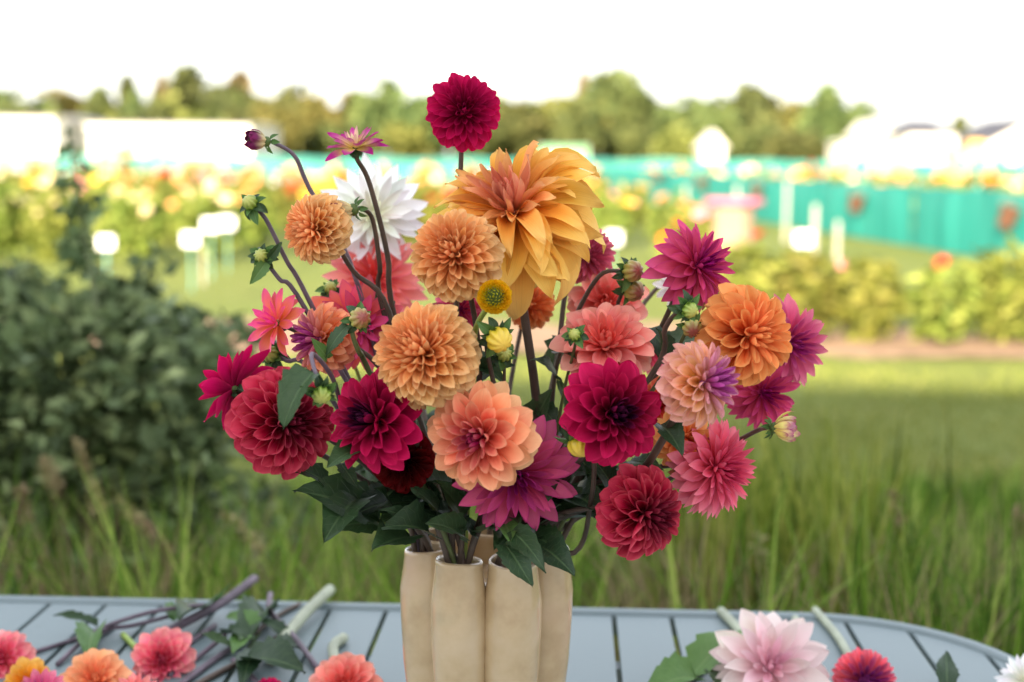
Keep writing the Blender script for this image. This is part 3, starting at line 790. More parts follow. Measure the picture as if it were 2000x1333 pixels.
bump(nt, bs, noise(nt, 18, tc, 3, .5), .35, .006)
VH = .228
vt = empty('vase', VC); tag(vt, 'glazed cream ceramic vase made of a ring of joined tubes', 'vase')
TUBES = []
for k in range(7):
    a = R(-90 + 360 / 7 * (k + .5))
    ph = k * 1.7
    prof = [(0, .0272), (.01, .0285), (.05, .0295), (.1, .0316), (.15, .0332), (.185, .0322), (.21, .0285), (VH - .004, .0272), (VH, .0275), (VH + .003, .0255), (VH, .0236), (.2, .0245), (.12, .026), (.1, .001)]
    n = 28; V = []; F = []
    for (z, r) in prof:
        rad = .0585 + .0095 * min(1, z / .12)
        if z > .18: rad += .002
        for j in range(n):
            q = 2 * math.pi * j / n; rr_ = r * (1 + .02 * math.sin(2 * q + ph + z * 9) + .012 * math.sin(3 * q + ph * 2))
            zz = z + (.0025 * math.sin(q + ph) if z > .2 else 0)
            V.append((math.cos(a) * rad + rr_ * math.cos(q), math.sin(a) * rad + rr_ * math.sin(q), zz))
    for i in range(len(prof) - 1):
        for j in range(n): F.append((i * n + j, i * n + (j + 1) % n, (i + 1) * n + (j + 1) % n, (i + 1) * n + j))
    F.append(tuple(range(n - 1, -1, -1)))
    b = MB(); b.add(V, F); b.build('tube', M['vase'], vt, True)
    TUBES.append(Vector((VC.x + math.cos(a) * .07, VC.y + math.sin(a) * .07, TZ + VH)))
b = MB(); b.lathe([(.001, .001), (.058, .001), (.062, .06), (.066, .185), (.04, .195), (.001, .19)], 28); b.build('inner_body', M['vase'], vt, True)

# ------------------------------------------------------------------ petals, leaves, stems
def petal_mesh(W, cup, b0, b1, pt, wave, seed, nu=4, nv=6, vmax=.62, twist=0.0, side=0.0):
    r = random.Random(seed); V = []; uv = []
    cy = cz = 0.0; ph = r.uniform(0, 6.28)
    for j in range(nv + 1):
        v = 1 - (1 - j / nv) ** 1.75; v_ = v
        if j:
            be = b0 + b1 * v * v; dv = v - vp
            cy += math.cos(be) * dv; cz += math.sin(be) * dv
        vp = v
        if v_ < vmax: w = .32 + .68 * math.sin(.5 * math.pi * v_ / vmax) ** 1.1
        else:
            s = (v_ - vmax) / (1 - vmax); w = (1 - s ** (2.1 - .8 * pt)) ** (.5 + .45 * pt)
        w = max(w, .03) * W
        cu = cup * (.75 + .45 * (1 - v))
        tw = twist * v
        for i in range(nu + 1):
            u = -1 + 2 * i / nu
            a = u * cu
            x = w * math.sin(a) / cu if abs(cu) > .01 else w * u
            z = w * (1 - math.cos(a)) / cu if abs(cu) > .01 else 0
            z += wave * math.sin(6.5 * v + ph + (1.6 if u > 0 else 0)) * abs(u) ** 1.5 * v
            z -= .018 * (1 - abs(u)) * math.sin(math.pi * v)
            y = cy - (1 - abs(u)) * 0
            x2 = x * math.cos(tw) - z * math.sin(tw); z2 = x * math.sin(tw) + z * math.cos(tw)
            V.append((x2 + side * v * v, y, cz + z2)); uv.append(((u + 1) / 2, v))
    F = [(j * (nu + 1) + i, j * (nu + 1) + i + 1, (j + 1) * (nu + 1) + i + 1, (j + 1) * (nu + 1) + i) for j in range(nv) for i in range(nu)]
    return V, F, uv
# per type: count, polar range, exponent, core, lengths (centre, outer), petal shape at centre -> middle -> outer: (W, cup, b0, b1, pointedness, wave)
TYPES = {
 'ball':   dict(N=200, th=(3, 148), e=.60, rc=.2, len=(.56, .84), sh=[(.2, 1.7, 0, .6, .35, 0), (.32, 1.55, .05, -.05, .2, .01), (.37, 1.3, .05, -.42, .18, .02)], jit=.09),
 'cupped': dict(N=104, th=(3, 135), e=.62, rc=.16, len=(.42, .88), sh=[(.2, 1.8, 0, .7, .3, 0), (.38, 1.75, .1, .0, .12, .01), (.43, 1.45, .08, -.35, .12, .02)], jit=.09),
 'pompon': dict(N=150, th=(3, 150), e=.56, rc=.25, len=(.5, .76), sh=[(.2, 1.9, 0, .5, .2, 0), (.25, 1.9, 0, .12, .15, 0), (.27, 1.8, 0, -.05, .15, 0)], jit=.05),
 'decor':  dict(N=74, th=(3, 112), e=.66, rc=.14, len=(.34, .92), sh=[(.2, 1.6, 0, 1.1, .5, 0), (.28, 1.0, .14, -.1, .3, .03), (.3, .75, .12, -.45, .3, .04)], jit=.13),
 'dark':   dict(N=88, th=(2, 112), e=.88, rc=.16, len=(.36, .9), sh=[(.15, 1.6, 0, 1.2, .6, 0), (.24, 1.15, .15, .0, .4, .02), (.32, .8, .12, -.4, .33, .04)], jit=.12),
 'cactus': dict(N=105, th=(3, 128), e=.66, rc=.14, len=(.38, .92), sh=[(.12, 1.6, 0, .7, .8, 0), (.185, 1.05, .1, .05, .75, .01), (.205, .85, .05, -.35, .7, .02)], jit=.14),
 'spiky':  dict(N=74, th=(6, 112), e=.62, rc=.12, len=(.4, 1.0), sh=[(.12, 1.2, 0, .5, .95, 0), (.15, .75, .1, .1, .95, .01), (.16, .55, .05, -.2, .95, .02)], jit=.14),
 'broad':  dict(N=60, th=(5, 112), e=.62, rc=.12, len=(.4, 1.0), sh=[(.16, 1.2, 0, .6, .8, 0), (.22, .8, .15, -.1, .8, .03), (.235, .6, .1, -.35, .8, .04)], jit=.14),
 'dinner': dict(N=118, th=(3, 132), e=.62, rc=.1, len=(.42, 1.06), sh=[(.13, 1.3, 0, .9, .7, .03), (.2, .9, .45, -1.3, .65, .10), (.215, .65, .35, -1.5, .6, .13)], jit=.24),
 'open':   dict(N=34, th=(4, 100), e=.6, rc=.12, len=(.4, 1.0), sh=[(.15, 1.3, 0, .6, .8, 0), (.19, .7, .1, -.1, .75, .03), (.2, .5, .05, -.3, .7, .04)], jit=.2),
 'button': dict(N=150, th=(4, 112), e=.55, rc=.58, len=(.26, .42), sh=[(.28, 1.2, 0, .9, .3, 0), (.3, 1.0, .1, 1.2, .3, 0), (.3, .9, .1, 1.1, .3, 0)], jit=.05),
 'closed': dict(N=26, th=(6, 62), e=.6, rc=.35, len=(.75, 1.1), sh=[(.17, 1.1, .1, .9, .6, 0), (.2, 1.0, .25, 1.1, .55, 0), (.22, .9, .4, 1.25, .5, 0)], jit=.1),
}
PCACHE = {}
def petal_for(typ, t, var, mat):
    lv = min(5, int(t * 6)); key = (typ, lv, var, mat)
    if key not in PCACHE:
        S = TYPES[typ]['sh']; tt = (lv + .5) / 6
        a, b_, k = (S[0], S[1], tt * 2) if tt < .5 else (S[1], S[2], tt * 2 - 1)
        p = [a[i] + (b_[i] - a[i]) * k for i in range(6)]
        r = random.Random(lv * 31 + var * 7 + len(typ))
        hi = typ == 'dinner'
        V, F, uv = petal_mesh(p[0] * r.uniform(.92, 1.08), p[1] * r.uniform(.85, 1.15), p[2], p[3] + r.uniform(-.12, .12), p[4], p[5], lv * 5 + var, 6 if hi else 4, 9 if hi else 6,
                              .5 if hi else .62, r.uniform(-.5, .5) if hi else r.uniform(-.12, .12), r.uniform(-.12, .12) if hi else r.uniform(-.03, .03))
        PCACHE[key] = mesh('petal', V, F, M[mat], True, uv)
    return PCACHE[key]
def leaf_mesh(seed, W=.26, serr=.1, arch=.5, fold=.25, wave=.045, nv=11):
    r = random.Random(seed); V = []; uv = []; cy = cz = 0; ph = r.uniform(0, 6)
    for j in range(nv + 1):
        v = j / nv
        if j:
            be = .35 - arch * 1.6 * v; cy += math.cos(be) / nv; cz += math.sin(be) / nv
        w = W * (math.sin(math.pi * min(1, v * .97 + .03) ** .72) ** .85) * (1 - .12 * v)
        if j == nv: w = .002
        if j == 0: w = .01
        if j % 2 and 0 < j < nv: w *= 1 + serr
        for i, u in enumerate((-1, -.5, 0, .5, 1)):
            z = abs(u) * w * fold * 2 + wave * math.sin(8 * v + ph + u) * abs(u)
            V.append((u * w, cy - (serr * .25 * abs(u) if j % 2 else 0), cz + z)); uv.append(((u + 1) / 2, v))
    F = [(j * 5 + i, j * 5 + i + 1, (j + 1) * 5 + i + 1, (j + 1) * 5 + i) for j in range(nv) for i in range(4)]
    return V, F, uv
LEAF = {}
for mt in ('leaf', 'leaf_young'):
    LEAF[mt] = []
    for i in range(6):
        V, F, uv = leaf_mesh(i, .19 + .035 * (i % 3), .22, .25 + .16 * (i % 4), .15 + .1 * (i % 3))
        LEAF[mt].append(mesh('leaf', V, F, M[mt], True, uv))
V, F, uv = leaf_mesh(77, .3, .0, .3, .3, 0, 5); BRACT = mesh('bract', V, F, M['leaf_young'], True, uv)
V, F, uv = leaf_mesh(78, .3, .0, .9, .3, 0, 5); BRACT2 = mesh('bract', V, F, M['leaf'], True, uv)
def basis(d, n):
    d = Vector(d).normalized(); n = Vector(n); x = d.cross(n)
    if x.length < 1e-4: x = d.orthogonal()
    x.normalize(); n = x.cross(d)
    return Matrix((x, d, n)).transposed()
def put(o, mat3, loc, sx, sy=None, sz=None):
    sy = sx if sy is None else sy; sz = sx if sz is None else sz
    o.matrix_basis = Matrix.Translation(loc) @ mat3.to_4x4() @ Matrix.Diagonal((sx, sy, sz, 1))
def leaf(parent, start, tip, variant=0, mat='leaf', n=(0, -.5, 1), wid=1.0):
    d = Vector(tip) - Vector(start)
    o = link('leaf', LEAF[mat][variant % 6], parent)
    s = d.length * 1.05
    put(o, basis(d, n), Vector(start) - parent.location, s * wid, s, s)
    return o
def axis_vec(ax, ay, back=False):
    z = math.sqrt(max(0, 1 - ax * ax - ay * ay))
    return Vector((ax, z if back else -z, ay)).normalized()
def sphere_mesh(name, r, mat, sz=1.0, n=10, m=7):
    b = MB(); b.lathe([(max(.001, r * math.sin(math.pi * i / m)), -r * sz * math.cos(math.pi * i / m)) for i in range(m + 1)], n)
    return mesh(name, b.v, b.f, mat)
def bloom(thing, c, Rm, axis, typ, cols, mat, nbract=6, count=None, seed=0, squash=1.0, lim=None, spin=None):
    T = TYPES[typ]; r = random.Random(seed)
    head = link('flower_head', sphere_mesh('flower_head', T['rc'] * Rm * .85, M['core' if typ in ('open', 'closed', 'button') else mat], .8), thing)
    head.color = (*cols[0], .1)
    q = axis.to_track_quat('Z', 'Y').to_matrix()
    head.matrix_basis = Matrix.Translation(c - thing.location) @ q.to_4x4()
    n = count or T['N']; th0, th1 = T['th']
    if lim: th1 = lim
    g0 = spin if spin is not None else r.uniform(0, 6.28)
    t0 = .26 if typ == 'dark' else .1
    for i in range(n):
        t = i / (n - 1)
        th = R(th0 + (th1 - th0) * t ** T['e'] + r.gauss(0, 1) * T['jit'] * 22 * t)
        ph = g0 + i * 2.399963 + r.gauss(0, T['jit'] * .6)
        d = Vector((math.sin(th) * math.cos(ph), math.sin(th) * math.sin(ph), math.cos(th)))
        nn = Vector((-math.cos(th) * math.cos(ph), -math.cos(th) * math.sin(ph), math.sin(th)))
        k = min(1, t * 1.35) ** .75
        ln = Rm * (T['len'][0] + (T['len'][1] - T['len'][0]) * k) * (1 + r.gauss(0, T['jit'] * .45))
        o = link('petal', petal_for(typ, t, r.randrange(3), mat), head)
        roll = Quaternion(d, r.gauss(0, T['jit'] * 1.2)).to_matrix()
        bs_ = roll @ basis(d, nn)
        rc = T['rc'] * Rm * .9
        ws = (.62 + .38 * k) if typ not in ('closed', 'button') else 1.0
        base = Vector((d.x * rc, d.y * rc, d.z * rc * .8 * squash))
        put(o, bs_, base, ln * ws * r.uniform(.93, 1.1), ln, ln * r.uniform(.85, 1.15))
        c_ = mix3(cols[0], cols[1], max(0, t - t0) / (.42 - t0)) if t < .42 else mix3(cols[1], cols[2], (t - .42) / .58)
        j = r.gauss(1, .05)
        o.color = (min(1, c_[0] * j), min(1, c_[1] * j * r.gauss(1, .04)), min(1, c_[2] * j), min(1, .12 + max(0, t - t0 * .6) * 2.6))
        if t > .8 and r.random() < .014 and typ in ('ball', 'decor', 'cactus'):      # a few spent petals have browned
            o.color = (.32, .15, .06, .25)
    for i in range(nbract):
        a = 6.283 * i / nbract + r.uniform(-.2, .2); th = R(r.uniform(115, 150))
        d = Vector((math.sin(th) * math.cos(a), math.sin(th) * math.sin(a), math.cos(th))); nn = Vector((-math.cos(th) * math.cos(a), -math.cos(th) * math.sin(a), math.sin(th)))
        o = link('bract', BRACT if typ == 'closed' else BRACT2, head); put(o, basis(d, nn), d * T['rc'] * Rm * .7, max(.011, Rm * .32))
    return head
STEMR = random.Random(21)
def tube_for(p):
    best = None
    for i, t in enumerate(TUBES):
        d = ((t - VC).xy.normalized()); v = Vector((p.x - VC.x, p.y - VC.y)); v = v.normalized() if v.length > .02 else Vector((0, -1))
        s = d.dot(v) + STEMR.uniform(-.25, .25)
        if best is None or s > best[0]: best = (s, t)
    return best[1]
def stem(thing, P, rad, mat, parent=None):
    V, F = tube_geo([Vector(p) - thing.location for p in P], rad, 8)
    return link('stem', mesh('stem', V, F, M[mat]), thing)
def vase_stem(thing_name, label, cat, head_c, axis, Rb, smat='stem', rad=.0034, via=None, nl=2, seed=0, group=None, back=.35):
    r = random.Random(seed * 3 + 1)
    m = tube_for(head_c); off = Vector((r.uniform(-.014, .014), r.uniform(-.014, .014), 0))
    mouth = m + off
    low = Vector((m.x, m.y, 0)) - off * .6; low.z = TZ + .11
    t = empty(thing_name, mouth); tag(t, label, cat, group)
    s0 = head_c - axis * Rb * .12
    if via:
        P = spline([s0, s0 - axis * Rb * .3] + [at(*v) for v in via] + [mouth + Vector((0, 0, .01)), low], 6)
    else:
        D = (s0 - mouth).length
        top = mouth + Vector(((head_c.x - mouth.x) * .22, (head_c.y - mouth.y) * .22, D * .38))
        P = bez(s0, s0 - axis * D * back, top, mouth, 14) + [low]
    n = len(P)
    stem(t, P, [rad * (.72 + .4 * i / n) for i in range(n)], smat)
    # leaves low on the stem
    for k in range(nl):
        i = int(n * r.uniform(.55, .88)); i = min(n - 3, i)
        while i > 3 and P[i].z < mouth.z + .025: i -= 1
        p = Vector(P[i])
        out = Vector((p.x - VC.x, p.y - VC.y, 0)); out = out.normalized() if out.length > .01 else Vector((0, -1, 0))
        a = r.uniform(-1.1, 1.1); out = Matrix.Rotation(a, 3, 'Z') @ out
        ln = r.uniform(.05, .085)
        leaf(t, p, p + (out + Vector((0, 0, r.uniform(-.1, .55)))).normalized() * ln, r.randrange(6), 'leaf', (r.uniform(-.3, .3), -.4, 1))
    return t

# ------------------------------------------------------------------ petal pigments; throats partly deepened as painted shade
def hot(c): m = sum(c) / 3; c = tuple(max(.003, m + (v - m) * 1.06) for v in c); k = min(1.3, .93 / max(c)); return tuple(v * k for v in c)
def PM(key, throat, tip, edge, **kw): M[key] = petal_mat('petal_' + key, hot(lin(throat)), hot(lin(tip)), hot(lin(edge)), **kw)
PM('apricot', (236, 124, 54), (253, 226, 174), (253, 226, 178), ta=.65, pa=.55, ea=.35)
PM('coral', (228, 96, 84), (252, 208, 162), (252, 205, 168), ta=.55, pa=.4, ea=.3)
PM('orange', (222, 74, 26), (252, 190, 120), (253, 205, 140), ta=.7, pa=.5, ea=.4)
PM('peach', (248, 190, 70), (226, 170, 180), (235, 180, 195), ta=.65, pa=.5, ea=.4)
PM('peach_purple', (240, 150, 80), (238, 180, 160), (235, 170, 165), ta=.4, pa=.35, ea=.3)
PM('gold', (234, 150, 58), (253, 228, 150), (253, 214, 130), ta=.45, pa=.4, ea=.25, vein=.2)
PM('crimson', (88, 2, 36), (204, 40, 92), (214, 56, 106), ta=.65, pa=.3, ea=.3)
PM('rosered', (110, 4, 34), (228, 112, 128), (232, 124, 136), ta=.75, pa=.32, ea=.32)
PM('maroon', (40, 2, 6), (130, 20, 30), (120, 15, 25), ta=.5, pa=.2, ea=.2)
PM('magenta', (190, 50, 70), (190, 70, 136), (168, 44, 124), ta=.4, pa=.22, ea=.38)
PM('pinkrose', (205, 70, 90), (236, 160, 165), (205, 95, 150), ta=.45, pa=.4, ea=.25)
PM('salmon', (232, 105, 95), (252, 205, 180), (250, 190, 185), ta=.5, pa=.5, ea=.3)
PM('dusky', (165, 54, 88), (232, 156, 172), (236, 164, 180), ta=.5, pa=.4, ea=.45)
PM('white', (238, 236, 205), (248, 248, 250), (248, 248, 250), ta=.4, pa=.3, ea=.2, vein=.05)
PM('blush', (238, 180, 195), (252, 240, 236), (252, 240, 238), ta=.6, pa=.5, ea=.3, vein=.08)
PM('sunset', (240, 140, 60), (214, 70, 150), (214, 90, 160), ta=.7, pa=.5, ea=.35)
PM('twotone', (238, 225, 130), (150, 30, 110), (150, 35, 115), ta=.9, pa=.8, ea=.4)
PM('plumbud', (215, 205, 150), (110, 25, 75), (100, 20, 70), ta=.7, pa=.6, ea=.3)
PM('buttonyellow', (160, 110, 10), (250, 220, 70), (245, 210, 60), ta=.6, pa=.5, ea=.2)
def C3(a, b_, c): return (hot(lin(a)), hot(lin(b_)), hot(lin(c)))
APR = C3((222, 158, 108), (250, 190, 122), (253, 220, 164))
COR = C3((150, 30, 80), (238, 132, 108), (250, 202, 150))
ORG = C3((232, 150, 98), (242, 152, 94), (250, 194, 130))
PEA = C3((160, 70, 140), (245, 196, 140), (238, 186, 165))
PPU = C3((140, 50, 110), (240, 165, 115), (238, 150, 120))
GLD = C3((200, 128, 108), (248, 188, 84), (253, 212, 116))
CRI = C3((40, 4, 40), (138, 5, 52), (166, 12, 74))
CRB = C3((140, 8, 64), (168, 14, 78), (182, 24, 90))
ROS = C3((90, 6, 36), (160, 14, 54), (190, 50, 82))
MAR = C3((40, 2, 6), (80, 4, 14), (100, 8, 20))
MAG = C3((124, 20, 88), (188, 72, 104), (192, 88, 120))
PUR = C3((136, 36, 104), (184, 80, 116), (196, 108, 134))
PNK = C3((185, 60, 95), (216, 100, 125), (222, 140, 155))
SAL = C3((232, 110, 100), (236, 132, 126), (244, 170, 160))
DUS = C3((180, 84, 112), (208, 112, 136), (204, 106, 130))
WHT = C3((236, 236, 215), (244, 244, 242), (246, 246, 248))
BLU = C3((232, 184, 200), (249, 228, 226), (252, 240, 235))
SUN = C3((210, 80, 150), (226, 100, 130), (238, 130, 95))
TWO = C3((236, 225, 190), (176, 90, 140), (150, 30, 110))
CRM = C3((150, 20, 50), (200, 60, 90), (235, 140, 140))

# label, px, py, radius px, Y, (axis x, axis y, faces away), type, colours, material, options
FL = [
 ('round crimson dahlia on the tallest stem above the big yellow bloom', 906, 219, 74, 1.56, (.12, .12), 'ball', CRB, 'crimson', dict(count=120, back=.05, nl=1)),
 ('huge golden yellow dahlia with long drooping petals, largest of the bouquet', 998, 400, 163, 1.54, (-.25, .68), 'dinner', GLD, 'gold', dict(via=[(1020, 580, 1.56), (1045, 760, 1.57), (1052, 900, 1.58)], rad=.0058)),
 ('small apricot ball dahlia in front of the white dahlia, facing the bush', 614, 448, 70, 1.52, (-.75, .05), 'ball', APR, 'apricot', dict(count=210, via=[(690, 530, 1.57), (760, 610, 1.58), (820, 900, 1.6)])),
 ('apricot ball dahlia tucked against the huge golden dahlia', 888, 496, 92, 1.46, (-.3, .36), 'ball', APR, 'apricot', dict(count=240, via=[(930, 640, 1.52), (935, 760, 1.54)])),
 ('largest apricot ball dahlia with dense shell like petals, mid bouquet', 827, 690, 105, 1.42, (-.5, .46), 'ball', APR, 'apricot', dict(count=280)),
 ('peach and coral dahlia with a dark pink centre above the vase', 933, 856, 106, 1.40, (-.42, .02), 'decor', COR, 'coral', dict(count=86)),
 ('pure white spiky dahlia behind the small apricot ball', 728, 420, 94, 1.80, (.1, .15), 'spiky', WHT, 'white', dict(count=64)),
 ('rose pink pointed dahlia half hidden below the white dahlia', 730, 545, 92, 1.80, (.0, .1), 'spiky', SAL, 'pinkrose', dict()),
 ('small open pink and orange dahlia on the bush side of the bouquet', 532, 628, 64, 1.56, (-.62, .35), 'open', SUN, 'sunset', dict(count=30)),
 ('peach dahlia with a purple centre under the green bud', 625, 662, 72, 1.50, (-.82, .1), 'ball', PPU, 'peach_purple', dict(count=110)),
 ('magenta pink dahlia behind the peach dahlia with purple centre', 702, 640, 84, 1.60, (.15, .1), 'open', SUN, 'magenta', dict(count=52)),
 ('crimson magenta dahlia seen from its green back at the bouquet edge', 446, 755, 80, 1.52, (-.82, .28, True), 'open', CRB, 'crimson', dict(count=40, lim=108)),
 ('large rose red dahlia with layered cupped petals at the bouquet edge', 562, 825, 106, 1.46, (.62, .2), 'cupped', ROS, 'rosered', dict(count=105)),
 ('dark crimson dahlia with purple tight centre beside the rose red dahlia', 727, 820, 98, 1.43, (-.66, .3), 'dark', CRI, 'crimson', dict(count=84)),
 ('darkest maroon dahlia below the crimson one, in shadow', 788, 900, 64, 1.50, (.1, .1), 'cupped', MAR, 'maroon', dict(count=95)),
 ('mauve pink dahlia with long pointed petals hanging over the vase', 1008, 928, 118, 1.48, (.1, -.05), 'cactus', PUR, 'magenta', dict()),
 ('soft salmon pink dahlia with pale petal tips above the crimson dahlia', 1183, 668, 94, 1.52, (-.0, .7), 'decor', SAL, 'salmon', dict(count=80)),
 ('salmon dahlia behind the two stacked green buds', 1185, 592, 74, 1.66, (-.1, .35), 'decor', SAL, 'salmon', dict(count=60)),
 ('dusky pink pompon dahlia tucked behind the huge golden dahlia', 1146, 497, 62, 1.68, (.25, .2), 'pompon', DUS, 'dusky', dict(via=[(1105, 570, 1.66), (1085, 720, 1.64)])),
 ('small salmon orange ball dahlia behind the brown central stem', 1036, 596, 50, 1.72, (.1, .1), 'ball', ORG, 'coral', dict(count=100)),
 ('magenta dahlia with spiky petals high beside the pink topped stand', 1367, 518, 88, 1.52, (.62, .32), 'cactus', MAG, 'magenta', dict(count=95, via=[(1310, 600, 1.58), (1250, 720, 1.6)])),
 ('bright orange dahlia with cupped petals at the lawn side', 1467, 655, 100, 1.46, (.58, .2), 'cupped', ORG, 'orange', dict(count=92)),
 ('pale peach dahlia with a purple centre in front of the orange one', 1373, 748, 86, 1.40, (.78, .2), 'ball', PEA, 'peach', dict(count=120, via=[(1300, 850, 1.46), (1210, 960, 1.52)], rad=.0048)),
 ('mauve pink dahlia behind the bright orange dahlia', 1545, 672, 88, 1.60, (.45, .05), 'cactus', PUR, 'pinkrose', dict(count=80)),
 ('mauve pink dahlia below the bright orange dahlia', 1492, 768, 74, 1.58, (.3, .0), 'cactus', MAG, 'magenta', dict(count=80)),
 ('dark crimson dahlia with a black purple centre, over the vase lawn side', 1202, 807, 98, 1.42, (.42, .16), 'dark', CRI, 'crimson', dict(count=92)),
 ('rose pink dahlia with many narrow rolled petals, low on the lawn side', 1405, 915, 98, 1.52, (.7, .05), 'cactus', PNK, 'pinkrose', dict(count=130)),
 ('deep red ball dahlia hanging lowest on the lawn side', 1262, 1004, 94, 1.46, (.7, .0), 'cupped', ROS, 'rosered', dict(count=100)),
 ('small orange dahlia half hidden behind the pale peach dahlia', 1335, 862, 62, 1.52, (.2, -.1), 'decor', ORG, 'orange', dict(count=60)),
 ('pink dahlia glimpsed between the apricot balls', 898, 604, 56, 1.62, (.1, .1), 'cactus', MAG, 'pinkrose', dict(count=60)),
 ('small rust red dahlia glimpsed behind the pale peach dahlia', 1290, 790, 50, 1.60, (.1, .2), 'decor', C3((190, 60, 50), (214, 84, 66), (225, 110, 84)), 'coral', dict(count=50)),
 ('pale pink dahlia glimpsed behind the magenta spiky dahlia', 1322, 560, 38, 1.72, (.1, -.2), 'open', WHT, 'blush', dict(count=30)),
 ('rose dahlia glimpsed under the salmon dahlia by the dark leaves', 1275, 690, 40, 1.66, (.3, .0), 'open', PNK, 'pinkrose', dict(count=34)),
]
THINGS = {}
for i, (lab, px, py, r, Y, ax, typ, cols, mat, op) in enumerate(FL):
    A = axis_vec(*ax); c0 = at(px, py, Y); Rm = r * c0.y / FPX * 1.07
    sh = {'ball': .0, 'cupped': .04, 'pompon': 0, 'cactus': .08, 'decor': .15, 'dark': .15, 'spiky': .12, 'dinner': .12, 'open': .2}.get(typ, 0)
    c = c0 - A * Rm * sh
    t = vase_stem('dahlia', lab, 'dahlia', c, A, Rm, op.get('stem', 'stem'), op.get('rad', .0034), op.get('via'), op.get('nl', 2), i, back=op.get('back', .35))
    bloom(t, c, Rm, A, typ, cols, mat, 6, op.get('count'), i + 100, lim=op.get('lim'))
    THINGS[i] = (t, c)

# the yellow button flower with outer petals dropped
def special(lab, px, py, r, Y, ax, typ, cols, mat, via=None, smat='stem_green', nb=6, count=None, rad=.0034, nl=0, cat='dahlia', name='dahlia', extra=None, seed=0, lim=None):
    A = axis_vec(*ax); c = at(px, py, Y); Rm = r * c.y / FPX
    t = vase_stem(name, lab, cat, c, A, Rm, smat, rad, via, nl, seed + 300)
    h = bloom(t, c, Rm, A, typ, cols, mat, nb, count, seed + 300, lim=lim)
    return t, h, c, Rm, A
t, h, c, Rm, A = special('yellow button dahlia with scaly centre and fallen petals between the apricot balls', 966, 580, 40, 1.42, (-.12, .18), 'button', C3((150, 150, 40), (226, 176, 40), (244, 206, 70)), 'buttonyellow', [(930, 640, 1.46), (926, 720, 1.5)], 'stem_bright', 8, seed=1)
special('half open purple and cream dahlia with upright petals on a tall stem', 694, 290, 56, 1.56, (-.12, .93), 'open', TWO, 'twotone', [(722, 360, 1.58), (757, 500, 1.59), (770, 620, 1.6)], 'stem', 8, 30, .0034, seed=2, lim=92)
special('half open bud of plum petals leaning over the white dahlia', 690, 410, 44, 1.54, (-.85, -.08), 'closed', C3((110, 30, 70), (120, 30, 75), (190, 170, 120)), 'plumbud', [(728, 430, 1.56), (742, 520, 1.58), (752, 620, 1.6)], 'stem', 7, 26, .003, seed=3)
special('small closed purple bud on a curved stem at the top bush side', 520, 277, 36, 1.56, (-.8, .12), 'closed', C3((150, 120, 110), (104, 50, 78), (96, 40, 70)), 'plumbud', [(575, 305, 1.58), (605, 370, 1.59), (700, 560, 1.6)], 'stem_purple', 6, 30, .0028, seed=4)
special('opening white and purple bud pointing at the lawn', 1512, 836, 40, 1.50, (.9, .12), 'closed', C3((190, 90, 170), (235, 225, 190), (220, 205, 110)), 'twotone', [(1462, 850, 1.54), (1300, 940, 1.58)], 'stem', 9, 24, .003, seed=5, lim=80)

# closed green and yellow buds: folded ridged bud with green bracts
def bud_mat(name, base, mid, tip):
    m, nt, b, out = newmat(name)
    uv = N(nt, 'ShaderNodeUVMap'); uv.uv_map = 'UVMap'
    sep = N(nt, 'ShaderNodeSeparateXYZ'); nt.links.new(uv.outputs[0], sep.inputs[0])
    f = math_(nt, 'MULTIPLY_ADD', noise(nt, 9, uv.outputs[0], 3), .3, math_(nt, 'SUBTRACT', sep.outputs[1], .15))
    nt.links.new(ramp(nt, f, [(.1, base), (.5, mid), (.9, tip)]), b.inputs['Base Color'])
    b.inputs['Roughness'].default_value = .4
    return m
M['bud_yellow'] = bud_mat('bud_yellow', lin((150, 160, 40)), lin((214, 190, 50)), lin((236, 200, 80)))
M['bud_green'] = bud_mat('bud_green', lin((120, 140, 50)), lin((176, 172, 88)), lin((150, 80, 70)))
M['bud_plain'] = bud_mat('bud_plain', lin((90, 130, 40)), lin((130, 160, 60)), lin((176, 180, 90)))
def bud_geo(Rm, sz, lobes):
    n, m = 40, 10; V = []; uv = []
    for i in range(m + 1):
        v = i / m; th = math.pi * (1 - v)
        for k in range(n):
            a = 2 * math.pi * k / n + .5 * v
            rr_ = Rm * max(.02, math.sin(th)) ** .85 * (1 - .24 * abs(math.cos(lobes * a * .5)) ** 4)
            V.append((rr_ * math.cos(a), rr_ * math.sin(a), Rm * sz * math.cos(th))); uv.append((k / n, v))
    F = [(i * n + k, i * n + (k + 1) % n, (i + 1) * n + (k + 1) % n, (i + 1) * n + k) for i in range(m) for k in range(n)]
    return V, F, uv
